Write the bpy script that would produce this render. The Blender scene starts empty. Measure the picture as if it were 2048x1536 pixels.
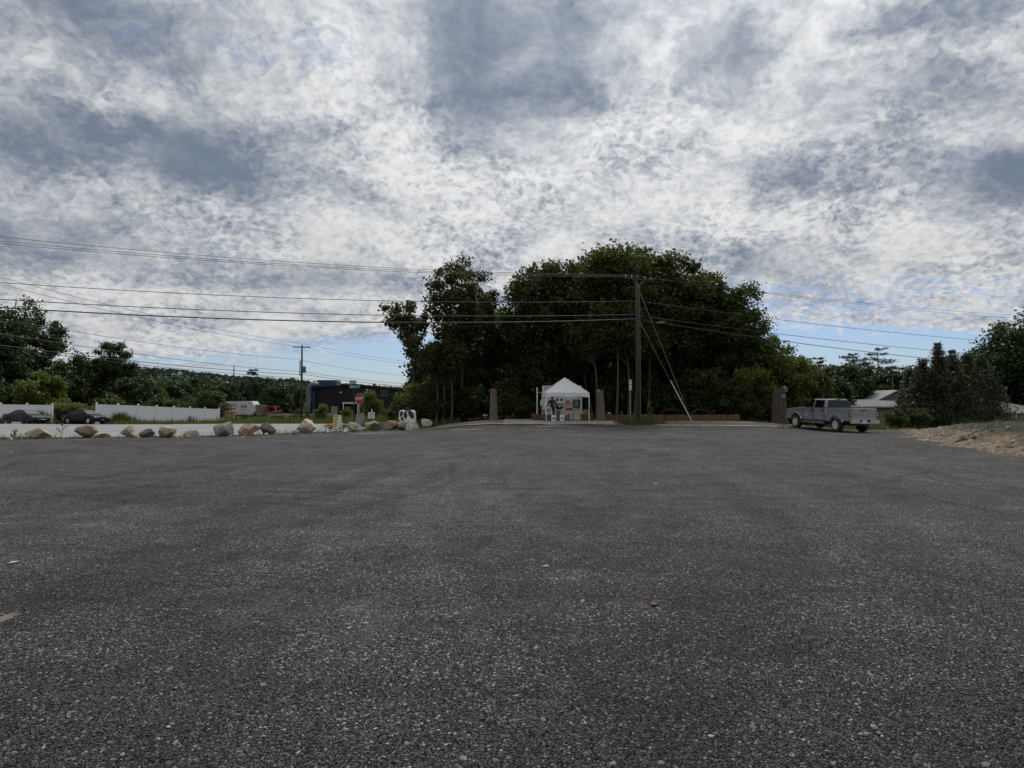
import bpy, bmesh, math, random
import numpy as np
from mathutils import Vector, Matrix
R = math.radians
sc = bpy.context.scene
col = sc.collection
# ------------------------------------------------------------------ camera
FPX, CX, CY, EYE = 1340.0, 1024.0, 768.0, 1.6          # focal length / centre in photo pixels
PITCH = math.atan(42 / FPX)
cam = bpy.data.cameras.new('camera'); co = bpy.data.objects.new('camera', cam); col.objects.link(co)
cam.sensor_width = 36; cam.lens = 36 * FPX / 2048; cam.clip_start = .05; cam.clip_end = 9000
co.location = (0, 0, EYE); co.rotation_euler = (R(90) + PITCH, 0, 0)
sc.camera = co
sc.cycles.max_bounces = 6; sc.cycles.diffuse_bounces = 3
sc.render.resolution_x = 1024; sc.render.resolution_y = 768
sc.view_settings.view_transform = 'Standard'; sc.view_settings.look = 'None'
sc.view_settings.exposure = .55; sc.view_settings.gamma = 1; sc.view_settings.use_curve_mapping = False
SUN_EL, SUN_AZ = 52, 11

# ------------------------------------------------------------------ node helper
class N:
    def __init__(s, tree, dim='3D'): s.dim = dim; s.t = tree; s.n = tree.nodes; s.l = tree.links
    def new(s, ty, **kw):
        n = s.n.new(ty)
        for k, v in kw.items(): setattr(n, k, v)
        return n
    def set(s, sock, v):
        if v is None: return
        if isinstance(v, bpy.types.NodeSocket): s.l.new(v, sock)
        else:
            if isinstance(v, tuple) and len(v) == 3 and sock.type == 'RGBA': v = v + (1,)
            sock.default_value = v
    def m(s, op, a, b=None, c=None, clamp=False):
        n = s.new('ShaderNodeMath', operation=op, use_clamp=clamp)
        for i, v in enumerate((a, b, c)): s.set(n.inputs[i], v)
        return n.outputs[0]
    def vm(s, op, a, b=None, sc_=None):
        n = s.new('ShaderNodeVectorMath', operation=op)
        s.set(n.inputs[0], a)
        if b is not None: s.set(n.inputs[1], b)
        if sc_ is not None: s.set(n.inputs[3], sc_)
        return n.outputs['Value'] if op in ('DOT_PRODUCT', 'LENGTH', 'DISTANCE') else n.outputs[0]
    def mix(s, f, a, b, blend='MIX'):
        n = s.new('ShaderNodeMix', data_type='RGBA', blend_type=blend)
        s.set(n.inputs[0], f); s.set(n.inputs[6], a); s.set(n.inputs[7], b)
        return n.outputs[2]
    def ramp(s, v, a, b, c=0., d=1., smooth=True):
        n = s.new('ShaderNodeMapRange', interpolation_type='SMOOTHSTEP' if smooth else 'LINEAR')
        for i, x in enumerate((v, a, b, c, d)): s.set(n.inputs[i], x)
        return n.outputs[0]
    def noise(s, vec, scale, detail=4, rough=.55, dist=0., fac=True):
        n = s.new('ShaderNodeTexNoise'); n.noise_dimensions = s.dim
        s.set(n.inputs['Vector'], vec); s.set(n.inputs['Scale'], scale); s.set(n.inputs['Detail'], detail)
        s.set(n.inputs['Roughness'], rough); s.set(n.inputs['Distortion'], dist)
        return n.outputs[0] if fac else n.outputs[1]
    def vor(s, vec, scale, feature='F1', rnd=1.):
        n = s.new('ShaderNodeTexVoronoi', feature=feature); n.voronoi_dimensions = s.dim
        s.set(n.inputs['Vector'], vec); s.set(n.inputs['Scale'], scale); s.set(n.inputs['Randomness'], rnd)
        return n
    def xyz(s, v):
        n = s.new('ShaderNodeSeparateXYZ'); s.set(n.inputs[0], v); return n.outputs
    def comb(s, x, y, z):
        n = s.new('ShaderNodeCombineXYZ')
        for i, v in enumerate((x, y, z)): s.set(n.inputs[i], v)
        return n.outputs[0]

# ------------------------------------------------------------------ world: clear sky behind a broken altocumulus layer
w = bpy.data.worlds.new('World'); sc.world = w; w.use_nodes = True
k = N(w.node_tree, '2D'); k.n.clear()
sky = k.new('ShaderNodeTexSky', sky_type='NISHITA'); sky.sun_disc = False
sky.sun_elevation = R(SUN_EL); sky.sun_rotation = R(SUN_AZ); sky.air_density = 1.0; sky.dust_density = .6; sky.ozone_density = 1.5
d = k.vm('NORMALIZE', k.new('ShaderNodeTexCoord').outputs['Generated'])
dx, dy, dz = k.xyz(d)
den = k.m('ADD', k.m('MAXIMUM', dz, 0.0), 0.085)
px_, py_ = k.m('DIVIDE', dx, den), k.m('DIVIDE', dy, den)
p = k.comb(px_, py_, 0.0)
dn2 = k.m('ADD', den, .42)
p2 = k.comb(k.m('DIVIDE', dx, dn2), k.m('DIVIDE', dy, dn2), 0.0)   # puffs have height, so they flatten less than the sheet
warp = k.vm('SCALE', k.vm('SUBTRACT', k.noise(p2, 5., 6, .6, fac=False), (.5, .5, .5)), sc_=.60)
pw = k.vm('ADD', p, warp)
p2w = k.vm('ADD', p2, k.vm('SCALE', warp, sc_=.10))
big = k.noise(k.vm('ADD', pw, (3.7, 1.2, 0)), 1.3, 5, .55)
mid = k.noise(p2w, 9.5, 5, .52, .15)
fine = k.noise(p2w, 92, 2, .5, .2)
cw = k.vm('ADD', p2w, k.vm('SCALE', k.vm('SUBTRACT', k.noise(p2, 70, 2, fac=False), (.5, .5, .5)), sc_=.02))
cell = k.m('ADD', k.m('MULTIPLY', k.vor(cw, 58, 'SMOOTH_F1').outputs['Distance'], .6), k.m('MULTIPLY', k.vor(k.vm('ADD', cw, (5, 3, 0)), 105, 'SMOOTH_F1').outputs['Distance'], .45))
amp = k.ramp(k.noise(k.vm('ADD', p2, (8, 6, 0)), 4.5, 3), .38, .6, .5, 1.5)
fin2 = k.noise(k.vm('ADD', p2w, (4, 2, 0)), 46, 3, .5, .2)
blob = None
for (bx_, by_, rx, ry, a) in ((0.02, 1.55, .36, .46, 1.), (.50, 1.58, .17, .2, .75), (-.98, 2.08, .40, .30, 1.), (-1.30, 1.95, .36, .28, .9),
                              (-.9, 1.5, .28, .24, .75), (1.2, 1.70, .5, .20, .75), (1.75, 2.2, .35, .35, .7), (-2.2, 2.9, .9, .45, .7),
                              (1.2, 3.3, .7, .3, .55), (-1.35, 3.55, .6, .25, .7), (1.05, 2.3, .4, .2, .45), (-.5, 1.3, .3, .2, .5), (.95, 1.42, .2, .15, .5), (-1.9, 1.75, .35, .2, .5)):
    q = k.vm('DIVIDE', k.vm('SUBTRACT', pw, (bx_, by_, 0)), (rx, ry, 1))
    g = k.ramp(k.vm('LENGTH', q), 1.65, .1, 0., a)
    blob = g if blob is None else k.m('MAXIMUM', blob, g)
th = k.m('ADD', k.m('MULTIPLY', k.ramp(big, .36, .70), .50), blob)
th = k.m('ADD', th, k.m('MULTIPLY', k.m('SUBTRACT', mid, .5), 1.35))
soft = k.m('SUBTRACT', 1., k.m('MULTIPLY', blob, .65))
th = k.m('ADD', th, k.m('MULTIPLY', k.m('MULTIPLY', k.m('SUBTRACT', fine, .5), .50), soft))
th = k.m('ADD', th, k.m('MULTIPLY', k.m('MULTIPLY', k.m('SUBTRACT', fin2, .5), .75), soft))
th = k.m('ADD', th, k.m('MULTIPLY', k.m('MULTIPLY', k.m('SUBTRACT', .42, cell), 1.0), k.m('MULTIPLY', soft, k.m('MULTIPLY', amp, k.ramp(dz, .5, .32, .35, 1.)))))
th = k.ramp(k.m('ADD', th, .06), -.42, 1.5)
sd = (math.sin(R(SUN_AZ)) * math.cos(R(SUN_EL)), math.cos(R(SUN_AZ)) * math.cos(R(SUN_EL)), math.sin(R(SUN_EL)))
cs = k.m('MAXIMUM', k.vm('DOT_PRODUCT', d, sd), 0.)
glow = k.m('POWER', cs, 7.)
lit = k.m('ADD', k.m('MULTIPLY', glow, .44), .47)
thin = k.vm('SCALE', (.985, .99, .985), sc_=lit)
thick = k.vm('SCALE', (.140, .174, .236), sc_=k.m('ADD', k.m('MULTIPLY', glow, .30), .80))
cloud = k.mix(th, thin, thick)
# the layer breaks up towards the horizon, sooner on the right
edge = k.m('SUBTRACT', 4.75, k.m('MULTIPLY', px_, .30))
dist = k.m('ADD', py_, k.m('MULTIPLY', k.m('SUBTRACT', k.noise(k.comb(k.m('MULTIPLY', px_, .35), py_, 0.), 1.5, 7, .62), .5), 4.4))
cov = k.ramp(k.m('SUBTRACT', k.m('ADD', dist, k.m('MULTIPLY', k.m('SUBTRACT', fin2, .5), 2.2)), edge), 1.3, -.6)
rad = k.vm('LENGTH', p)
holes = k.ramp(k.m('ADD', k.noise(k.vm('ADD', p, (9, 4, 0)), 1.5, 6, .62), k.m('MULTIPLY', k.m('SUBTRACT', fine, .5), .25)), .655, .72)
cov = k.m('MULTIPLY', cov, k.m('SUBTRACT', 1., k.m('MULTIPLY', holes, .22)))
skyc = k.mix(1., sky.outputs[0], (.72, .83, 1.08), 'MULTIPLY')
hz = k.ramp(dz, .16, 0.0, 0., .55)
b1 = k.new('ShaderNodeBackground'); k.set(b1.inputs[0], skyc); b1.inputs[1].default_value = .058
b2 = k.new('ShaderNodeBackground'); k.set(b2.inputs[0], cloud); b2.inputs[1].default_value = 1.0
ms = k.new('ShaderNodeMixShader'); k.set(ms.inputs[0], cov); k.l.new(b1.outputs[0], ms.inputs[1]); k.l.new(b2.outputs[0], ms.inputs[2])
out = k.new('ShaderNodeOutputWorld'); k.l.new(ms.outputs[0], out.inputs[0])
# ------------------------------------------------------------------ sun behind the cloud
sun = bpy.data.lights.new('sun', 'SUN'); so = bpy.data.objects.new('sun', sun); col.objects.link(so)
sun.energy = 1.5; sun.angle = R(14); sun.color = (1, .96, .9)
so.rotation_euler = Vector(sd).to_track_quat('Z', 'Y').to_euler(); so.location = (0, 0, 60)

# ------------------------------------------------------------------ projection and terrain
def sst(a, b, x):
    t = np.clip((np.asarray(x, float) - a) / (b - a), 0, 1); return t * t * (3 - 2 * t)
def G(x, y):
    x = np.asarray(x, float); y = np.asarray(y, float)
    rise = .5 * sst(40, 48.5, y) * sst(-7.5, -1, x) * (1 - sst(15, 24, x))
    wl = sst(-12, -34, x)
    fall = -.03 * np.clip(y - 58, 0, 35) * (wl + (1 - wl) * .35 * sst(70, 95, y) * (1 - sst(-8, 0, x)))
    wr = sst(24, 34, x)
    fr = -.05 * np.clip(y - 40, 0, 30) * wr
    lump = .025 * np.sin(x * .31 + 1.3) * np.sin(y * .27) * sst(4, 12, y) + .02 * np.sin(x * .11 - y * .17)
    return rise + fall + fr + lump - .02
def g(x, y): return float(G(x, y))
def at(px, py, Y):
    a = PITCH + math.atan((CY - py) / FPX); z = Y * math.tan(a)
    dd = Y * math.cos(PITCH) + z * math.sin(PITCH)
    return Vector(((px - CX) / FPX * dd, Y, EYE + z))
def onground(px, py):
    Y = 4.
    while Y < 250:
        q = at(px, py, Y)
        if q.z <= g(q.x, Y): return Vector((q.x, Y, g(q.x, Y)))
        Y += .1
    return q
def gp(px, Y):
    q = at(px, 800, Y); return Vector((q.x, Y, g(q.x, Y)))
rng = np.random.default_rng(7); random.seed(7)

# ------------------------------------------------------------------ materials
MATS = {}
def pm(name, c1, c2=None, scale=6., rough=.7, metal=0., bump=0., bscale=None, spec=.4, detail=5, stretch=(1, 1, 1), c3=None, coat=0., alpha=1., co='Object', lo=.35, hi=.68):
    if name in MATS: return MATS[name]
    mt = bpy.data.materials.new(name); mt.use_nodes = True; k = N(mt.node_tree); b = k.n['Principled BSDF']
    tc = k.new('ShaderNodeTexCoord').outputs[co]
    v = k.vm('MULTIPLY', tc, stretch)
    if c2 is None: c2 = tuple(x * .8 for x in c1)
    c = k.mix(k.ramp(k.noise(v, scale, detail, .6), lo, hi), c1, c2)
    if c3: c = k.mix(k.ramp(k.noise(k.vm('ADD', v, (5.2, 1.7, 3)), scale * 2.7, 5, .65), .55, .68), c, c3)
    k.set(b.inputs['Base Color'], c); b.inputs['Roughness'].default_value = rough; b.inputs['Metallic'].default_value = metal
    b.inputs['Specular IOR Level'].default_value = spec; b.inputs['Coat Weight'].default_value = coat; b.inputs['Coat Roughness'].default_value = .08
    if bump:
        bn = k.new('ShaderNodeBump'); bn.inputs['Strength'].default_value = bump; bn.inputs['Distance'].default_value = .05
        k.set(bn.inputs['Height'], k.noise(v, bscale or scale * 4, 6, .65)); k.l.new(bn.outputs[0], b.inputs['Normal'])
    MATS[name] = mt; return mt
def leafmat(name, c, trans=.3):
    if name in MATS: return MATS[name]
    mt = bpy.data.materials.new(name); mt.use_nodes = True; k = N(mt.node_tree); k.n.clear()
    a = k.new('ShaderNodeAttribute', attribute_name='tint')
    colr = k.mix(1., c, a.outputs[0], 'MULTIPLY')
    b = k.new('ShaderNodeBsdfPrincipled'); k.set(b.inputs['Base Color'], colr); b.inputs['Roughness'].default_value = .55; b.inputs['Specular IOR Level'].default_value = .3
    t = k.new('ShaderNodeBsdfTranslucent'); k.set(t.inputs[0], k.mix(1., colr, (1.3, 1.35, .6), 'MULTIPLY'))
    ms = k.new('ShaderNodeMixShader'); ms.inputs[0].default_value = trans
    k.l.new(b.outputs[0], ms.inputs[1]); k.l.new(t.outputs[0], ms.inputs[2])
    o = k.new('ShaderNodeOutputMaterial'); k.l.new(ms.outputs[0], o.inputs[0]); MATS[name] = mt; return mt

WHITE = pm('white_vinyl', (.83, .84, .87), (.78, .79, .82), 3, .35)
PAINTW = pm('white_paint', (.74, .75, .75), (.60, .60, .58), 5, .5, bump=.05, c3=(.5, .47, .42))
BLACK = pm('black_plastic', (.018, .018, .02), (.03, .03, .03), 8, .5)
RUBBER = pm('tyre_rubber', (.018, .018, .018), (.03, .029, .028), 9, .85)
CHROME = pm('chrome', (.72, .73, .75), (.6, .6, .62), 5, .22, 1.)
GALV = pm('galvanised_steel', (.36, .37, .38), (.26, .27, .28), 7, .5, .7)
GLASSW = pm('windscreen_glass', (.012, .014, .016), (.015, .017, .019), 3, .04, 0, spec=1.0, coat=.6)
GLASSD = pm('dark_glass', (.006, .007, .008), (.008, .009, .010), 3, .06, 0, spec=.35)
WOODP = pm('pole_wood', (.075, .058, .047), (.045, .036, .03), 4, .9, bump=.4, stretch=(6, 6, .5))
BARK = pm('bark', (.075, .065, .055), (.04, .035, .03), 5, .95, bump=.6, stretch=(3, 3, .7))
BARKP = pm('pale_bark', (.11, .10, .09), (.06, .055, .048), 4, .95, bump=.5, stretch=(3, 3, .7))
STUMPW = pm('weathered_log', (.20, .165, .135), (.10, .08, .064), 3, .95, bump=.9, stretch=(5, 5, .45), c3=(.07, .055, .045))
CABLE = pm('cable', (.02, .021, .024), (.025, .025, .028), 5, .6)
RED = pm('sign_red', (.21, .010, .016), (.18, .010, .015), 3, .45)
SIGNW = pm('sign_white', (.75, .76, .76), (.68, .69, .7), 4, .45)
GREENS = pm('sign_green', (.01, .20, .14), (.01, .17, .12), 4, .45)
INK = pm('sign_ink', (.03, .03, .045), (.04, .04, .05), 4, .6)
HAY = pm('straw', (.17, .10, .05), (.085, .048, .026), 9, .95, bump=.9, bscale=40, stretch=(2.5, 1, 1), c3=(.26, .17, .085))
CONC = pm('concrete', (.33, .315, .285), (.25, .235, .21), .9, .9, bump=.2, bscale=30, c3=(.20, .18, .155))
SAND = pm('sandy_soil', (.30, .235, .16), (.21, .155, .105), 1.2, .95, bump=.7, bscale=14, c3=(.36, .30, .22))

# ------------------------------------------------------------------ mesh helpers
def tag(o, label=None, cat=None, group=None, kind=None):
    if label: o['label'] = label
    if cat: o['category'] = cat
    if group: o['group'] = group
    if kind: o['kind'] = kind
    return o
def thing(name, loc, label, cat, group=None, rz=0.):
    o = bpy.data.objects.new(name, None); col.objects.link(o); o.location = loc; o.rotation_euler[2] = rz
    o.empty_display_size = .2
    return tag(o, label, cat, group)
class MB:
    def __init__(s): s.v = []; s.f = []; s.mi = []; s.c = 0
    def add(s, vs, fs):
        n = len(s.v); s.v += [tuple(q) for q in vs]; s.f += [tuple(i + n for i in f) for f in fs]; s.mi += [s.c] * len(fs); return s
    def box(s, c, sz, rot=None, taper=1.):
        hx, hy, hz_ = sz[0] / 2, sz[1] / 2, sz[2] / 2
        vs = [Vector((sx * hx * (taper if sz_ > 0 else 1), sy * hy * (taper if sz_ > 0 else 1), sz_ * hz_)) for sz_ in (-1, 1) for sx, sy in ((-1, -1), (1, -1), (1, 1), (-1, 1))]
        if rot is not None: vs = [rot @ q for q in vs]
        c = Vector(c)
        return s.add([q + c for q in vs], [(3, 2, 1, 0), (4, 5, 6, 7), (0, 1, 5, 4), (1, 2, 6, 5), (2, 3, 7, 6), (3, 0, 4, 7)])
    def path(s, pts, rad, n=8, cap=True):
        pts = [Vector(q) for q in pts]
        if not hasattr(rad, '__len__'): rad = [rad] * len(pts)
        vs = []; fs = []; up = None
        for i, q in enumerate(pts):
            t = (pts[min(i + 1, len(pts) - 1)] - pts[max(i - 1, 0)])
            t = t.normalized() if t.length > 1e-9 else Vector((0, 0, 1))
            if up is None: up = t.orthogonal().normalized()
            u = (up - t * up.dot(t)); u = u.normalized() if u.length > 1e-6 else t.orthogonal().normalized(); up = u
            b = t.cross(u)
            for j in range(n):
                a = 2 * math.pi * j / n; vs.append(q + (u * math.cos(a) + b * math.sin(a)) * rad[i])
        for i in range(len(pts) - 1):
            for j in range(n):
                a, b = i * n + j, i * n + (j + 1) % n; fs.append((a, b, b + n, a + n))
        if cap: fs.append(tuple(range(n - 1, -1, -1))); fs.append(tuple((len(pts) - 1) * n + j for j in range(n)))
        return s.add(vs, fs)
    def lathe(s, prof, n=20, axis='Z', c=(0, 0, 0), cap=True):
        vs = []; fs = []
        for r, z in prof:
            for j in range(n):
                a = 2 * math.pi * j / n; q = (r * math.cos(a), r * math.sin(a), z)
                if axis == 'Y': q = (q[0], q[2], q[1])
                if axis == 'X': q = (q[2], q[0], q[1])
                vs.append(Vector(q) + Vector(c))
        for i in range(len(prof) - 1):
            for j in range(n):
                a, b = i * n + j, i * n + (j + 1) % n; fs.append((a, b, b + n, a + n))
        if cap: fs.append(tuple(range(n - 1, -1, -1))); fs.append(tuple((len(prof) - 1) * n + j for j in range(n)))
        return s.add(vs, fs)
    def plate(s, poly, thick, nrm=None):
        poly = [Vector(q) for q in poly]; n = len(poly)
        if nrm is None: nrm = (poly[1] - poly[0]).cross(poly[2] - poly[0]).normalized()
        vs = poly + [q + Vector(nrm) * thick for q in poly]
        return s.add(vs, [tuple(range(n - 1, -1, -1)), tuple(range(n, 2 * n))] + [(i, (i + 1) % n, (i + 1) % n + n, i + n) for i in range(n)])
    def build(s, name, mats, parent=None, smooth=False, bevel=0., seg=2):
        me = bpy.data.meshes.new(name); me.from_pydata(s.v, [], s.f)
        bm = bmesh.new(); bm.from_mesh(me)
        if s.c == 0: pass
        else:
            bm.faces.ensure_lookup_table()
            for i, f in enumerate(bm.faces): f.material_index = s.mi[i]
        bmesh.ops.recalc_face_normals(bm, faces=bm.faces)
        if bevel: bmesh.ops.bevel(bm, geom=[e for e in bm.edges if e.is_manifold and e.calc_face_angle(0) > .4], offset=bevel, segments=seg, affect='EDGES', clamp_overlap=True)
        bm.to_mesh(me); bm.free()
        for m_ in (mats if isinstance(mats, (list, tuple)) else [mats]): me.materials.append(m_)
        if smooth: me.polygons.foreach_set('use_smooth', [True] * len(me.polygons))
        return link(name, me, parent)
def link(name, me, parent=None):
    o = bpy.data.objects.new(name, me); col.objects.link(o)
    if parent: o.parent = parent
    return o
def profile(name, pts, y0, y1, mt, parent, bevel=.04, seg=2):
    """side outline (x,z) extruded across y with softened edges"""
    bm = bmesh.new(); a = [bm.verts.new((x, y0, z)) for x, z in pts]; b = [bm.verts.new((x, y1, z)) for x, z in pts]
    n = len(pts); f0 = bm.faces.new(a[::-1]); f1 = bm.faces.new(b)
    for i in range(n): bm.faces.new((a[i], a[(i + 1) % n], b[(i + 1) % n], b[i]))
    bmesh.ops.recalc_face_normals(bm, faces=bm.faces)
    if bevel: bmesh.ops.bevel(bm, geom=list(f0.edges) + list(f1.edges), offset=bevel, segments=seg, affect='EDGES', clamp_overlap=True)
    me = bpy.data.meshes.new(name); bm.to_mesh(me); bm.free(); me.materials.append(mt)
    return link(name, me, parent)
def arch(cx, cz, r, z0, n=9):
    a0 = math.asin(max(-1, (z0 - cz) / r)); return [(cx + r * math.cos(t), cz + r * math.sin(t)) for t in np.linspace(math.pi - a0, a0, n)]
def np_mesh(name, verts, faces, mats, parent=None, tint=None, smooth=False):
    """verts (n,3) faces (m,k)"""
    me = bpy.data.meshes.new(name); n, (m_, kk) = len(verts), faces.shape
    me.vertices.add(n); me.vertices.foreach_set('co', verts.astype(np.float32).ravel())
    me.loops.add(m_ * kk); me.loops.foreach_set('vertex_index', faces.astype(np.int32).ravel())
    me.polygons.add(m_); me.polygons.foreach_set('loop_start', np.arange(0, m_ * kk, kk, dtype=np.int32))
    if tint is not None:
        at_ = me.attributes.new('tint', 'FLOAT_COLOR', 'POINT')
        at_.data.foreach_set('color', np.concatenate([tint, np.ones((n, 1))], 1).astype(np.float32).ravel())
    if smooth: me.polygons.foreach_set('use_smooth', np.ones(m_, bool))
    me.update(calc_edges=True)
    for q in (mats if isinstance(mats, (list, tuple)) else [mats]): me.materials.append(q)
    return link(name, me, parent) if name else me
def text_mesh(name, body, size, mt, parent, mat4, extrude=.003, bold=0.0):
    cu = bpy.data.curves.new(name, 'FONT'); cu.body = body; cu.size = size; cu.align_x = 'CENTER'; cu.align_y = 'CENTER'; cu.extrude = extrude; cu.offset = bold
    cu.resolution_u = 2
    t = bpy.data.objects.new(name, cu); col.objects.link(t); dg = bpy.context.evaluated_depsgraph_get()
    me = bpy.data.meshes.new_from_object(t.evaluated_get(dg)); bpy.data.objects.remove(t); bpy.data.curves.remove(cu)
    me.transform(mat4); me.materials.clear(); me.materials.append(mt)
    return link(name, me, parent)
def face_cam(x=0., y=0., z=0., rz=0.):     # text stands upright and reads from -y
    return Matrix.Translation((x, y, z)) @ Matrix.Rotation(rz, 4, 'Z') @ Matrix.Rotation(R(90), 4, 'X')
def copy_tree(o, parent=None):
    c = o.copy(); col.objects.link(c); c.parent = parent
    for ch in list(o.children): copy_tree(ch, c)
    return c
# ------------------------------------------------------------------ ground
def gravel_material():
    mt = bpy.data.materials.new('asphalt_millings'); mt.use_nodes = True; k = N(mt.node_tree, '2D'); b = k.n['Principled BSDF']
    geo = k.new('ShaderNodeNewGeometry').outputs['Position']
    x, y, z = k.xyz(geo); v = k.comb(x, y, 0.)
    v1 = k.vor(v, 105); v2 = k.vor(k.vm('ADD', v, (3.1, 7.7, 0)), 58); v3 = k.vor(k.vm('ADD', v, (1.1, 2.7, 0)), 30)
    r1 = k.xyz(v1.outputs['Color'])[0]; r2 = k.xyz(v2.outputs['Color'])[1]; r3 = k.xyz(v3.outputs['Color'])[2]
    c = k.mix(k.m('POWER', r1, 1.8), (.0115, .011, .0118), (.128, .120, .121))
    c = k.mix(k.ramp(r1, .95, .97), c, (.20, .195, .19))
    pale = k.m('MULTIPLY', k.ramp(r2, .935, .95), k.ramp(v2.outputs['Distance'], .62, .5))
    c = k.mix(pale, c, (.30, .29, .275))
    big = k.m('MULTIPLY', k.ramp(r3, .965, .97), k.ramp(v3.outputs['Distance'], .32, .27))
    c = k.mix(big, c, (.30, .285, .26))
    # broad wear: browner fines, darker fresh patches, tyre arcs
    n1 = k.noise(v, .22, 5, .6); n2 = k.noise(k.vm('ADD', v, (40, 8, 0)), .7, 6, .65)
    c = k.mix(k.ramp(n2, .50, .70, 0., .5), c, (.050, .047, .047))
    c = k.vm('SCALE', c, sc_=k.ramp(n1, .3, .7, .84, 1.16))
    for (cx, cy, fr, an) in ((3, 52, 1.5, 3.), (-24, 18, 1.3, 2.5), (24, 14, 1.4, 2.5)):
        rel = k.vm('SUBTRACT', v, (cx, cy, 0)); rx_, ry_, _z = k.xyz(rel); ang = k.m('ARCTAN2', ry_, rx_)
        c = k.vm('SCALE', c, sc_=k.ramp(k.noise(k.comb(k.m('MULTIPLY', k.vm('LENGTH', rel), fr), k.m('MULTIPLY', ang, an), 0.), 1., 4, .6), .34, .66, .90, 1.11))
    n4 = k.noise(k.vm('ADD', v, (17, 31, 0)), 1.7, 5, .7); c = k.vm('SCALE', c, sc_=k.ramp(n4, .35, .68, .84, 1.18))
    dust = k.m('MULTIPLY', k.ramp(k.noise(k.vm('ADD', v, (3, 71, 0)), .33, 6, .68), .60, .74), .42); c = k.mix(dust, c, (.135, .126, .118))
    wig = k.m('MULTIPLY', k.m('SUBTRACT', k.noise(v, .5, 3), .5), 1.0)
    tr = None
    for (cx, cy, r) in ((-2, 27, 14.5), (-2, 27, 16.1), (14, 30, 12), (14, 30, 13.6), (-16, 16, 13.), (-16, 16, 14.6), (4, 6, 16), (4, 6, 17.6), (26, 12, 17), (26, 12, 18.6), (-9, 40, 8), (-9, 40, 9.6), (6, 46, 19), (6, 46, 20.6)):
        dd = k.m('ABSOLUTE', k.m('SUBTRACT', k.m('ADD', k.vm('DISTANCE', v, (cx, cy, 0)), wig), r))
        t = k.ramp(dd, .17, .04); tr = t if tr is None else k.m('MAXIMUM', tr, t)
    tr = k.m('MULTIPLY', tr, k.ramp(k.noise(v, .3, 4), .38, .62))
    tr2 = None
    for (cx, cy, r) in ((-14, 34, 9), (10, 34, 15), (-4, 10, 14), (20, 22, 14), (0, 52, 24), (-20, 24, 15), (8, 60, 42), (-6, -4, 22)):
        dd = k.m('ABSOLUTE', k.m('SUBTRACT', k.m('ADD', k.vm('DISTANCE', v, (cx, cy, 0)), k.m('MULTIPLY', wig, 1.6)), r)); t = k.ramp(dd, 1.1, .1); tr2 = t if tr2 is None else k.m('MAXIMUM', tr2, t)
    c = k.mix(k.m('MULTIPLY', k.m('MULTIPLY', tr2, k.ramp(k.noise(v, .4, 4), .4, .65)), .5), c, (.080, .077, .076))
    c = k.mix(k.m('MULTIPLY', tr, .36), c, (.018, .016, .018))
    k.set(b.inputs['Base Color'], c); b.inputs['Roughness'].default_value = .85; b.inputs['Specular IOR Level'].default_value = .12
    h = k.m('ADD', k.m('MULTIPLY', k.m('SUBTRACT', 1., v1.outputs['Distance']), .6), k.m('MULTIPLY', k.m('SUBTRACT', 1., v2.outputs['Distance']), 1.0))
    h = k.m('SUBTRACT', h, k.m('MULTIPLY', tr, .5))
    bn = k.new('ShaderNodeBump'); bn.inputs['Strength'].default_value = .9; bn.inputs['Distance'].default_value = .010
    k.set(bn.inputs['Height'], h); k.l.new(bn.outputs[0], b.inputs['Normal'])
    return mt
GRAVEL = gravel_material()
SOIL = pm('verge_soil', (.060, .066, .028), (.045, .04, .024), .8, .95, bump=.6, bscale=9, c3=(.10, .085, .05))
ROADM = pm('old_road_asphalt', (.27, .27, .275), (.20, .20, .205), .35, .9, bump=.2, bscale=40, c3=(.16, .16, .163))
LITTER = pm('wood_chips', (.21, .155, .11), (.12, .085, .06), 2.5, .95, bump=.8, bscale=18, c3=(.30, .22, .16))

def sheet(name, xs, ylo, yhi, ny, mt, off=0., kind='structure', hfun=None):
    xs = np.asarray(xs, float); A = np.array([ylo(x) for x in xs]); B = np.array([yhi(x) for x in xs])
    t = np.linspace(0, 1, ny); Y = A[:, None] + (B - A)[:, None] * t[None]; X = np.repeat(xs[:, None], ny, 1)
    Z = (hfun or G)(X, Y) + off
    V = np.stack([X, Y, Z], -1).reshape(-1, 3); i = np.arange(len(xs) * ny).reshape(len(xs), ny)
    F = np.stack([i[:-1, :-1], i[1:, :-1], i[1:, 1:], i[:-1, 1:]], -1).reshape(-1, 4)
    return tag(np_mesh(name, V, F, mt, smooth=True), kind=kind)
def pw(pts):
    xs = [q[0] for q in pts]; ys = [q[1] for q in pts]; return lambda x: float(np.interp(x, xs, ys))
# the big sheet to the horizon
gx = np.concatenate([-np.geomspace(2500, 90, 14), np.arange(-80, 81, 2.), np.geomspace(90, 2500, 14)])
gy = np.concatenate([[-300, -100, -40], np.arange(-20, 130, 2.), np.geomspace(132, 4000, 20)])
X, Y = np.meshgrid(gx, gy, indexing='ij'); Z = G(X, Y) - .07
i = np.arange(X.size).reshape(X.shape)
F = np.stack([i[:-1, :-1], i[1:, :-1], i[1:, 1:], i[:-1, 1:]], -1).reshape(-1, 4)
tag(np_mesh('ground', np.stack([X, Y, Z], -1).reshape(-1, 3), F, SOIL, smooth=True), kind='structure')
lot_top = pw([(-70, 25), (-45, 27.2), (-23.5, 31.8), (-18, 34), (-11.8, 38.2), (-7.2, 42.3), (-4, 44.9), (0, 45.3), (7, 45.2), (9.5, 44.6), (16, 44.2), (20, 44.5), (24, 44), (60, 40)])
jit = lambda x: .18 * math.sin(x * 2.1) + .12 * math.sin(x * 5.3 + 1)
lx = np.arange(-70, 60.01, .5)
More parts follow.
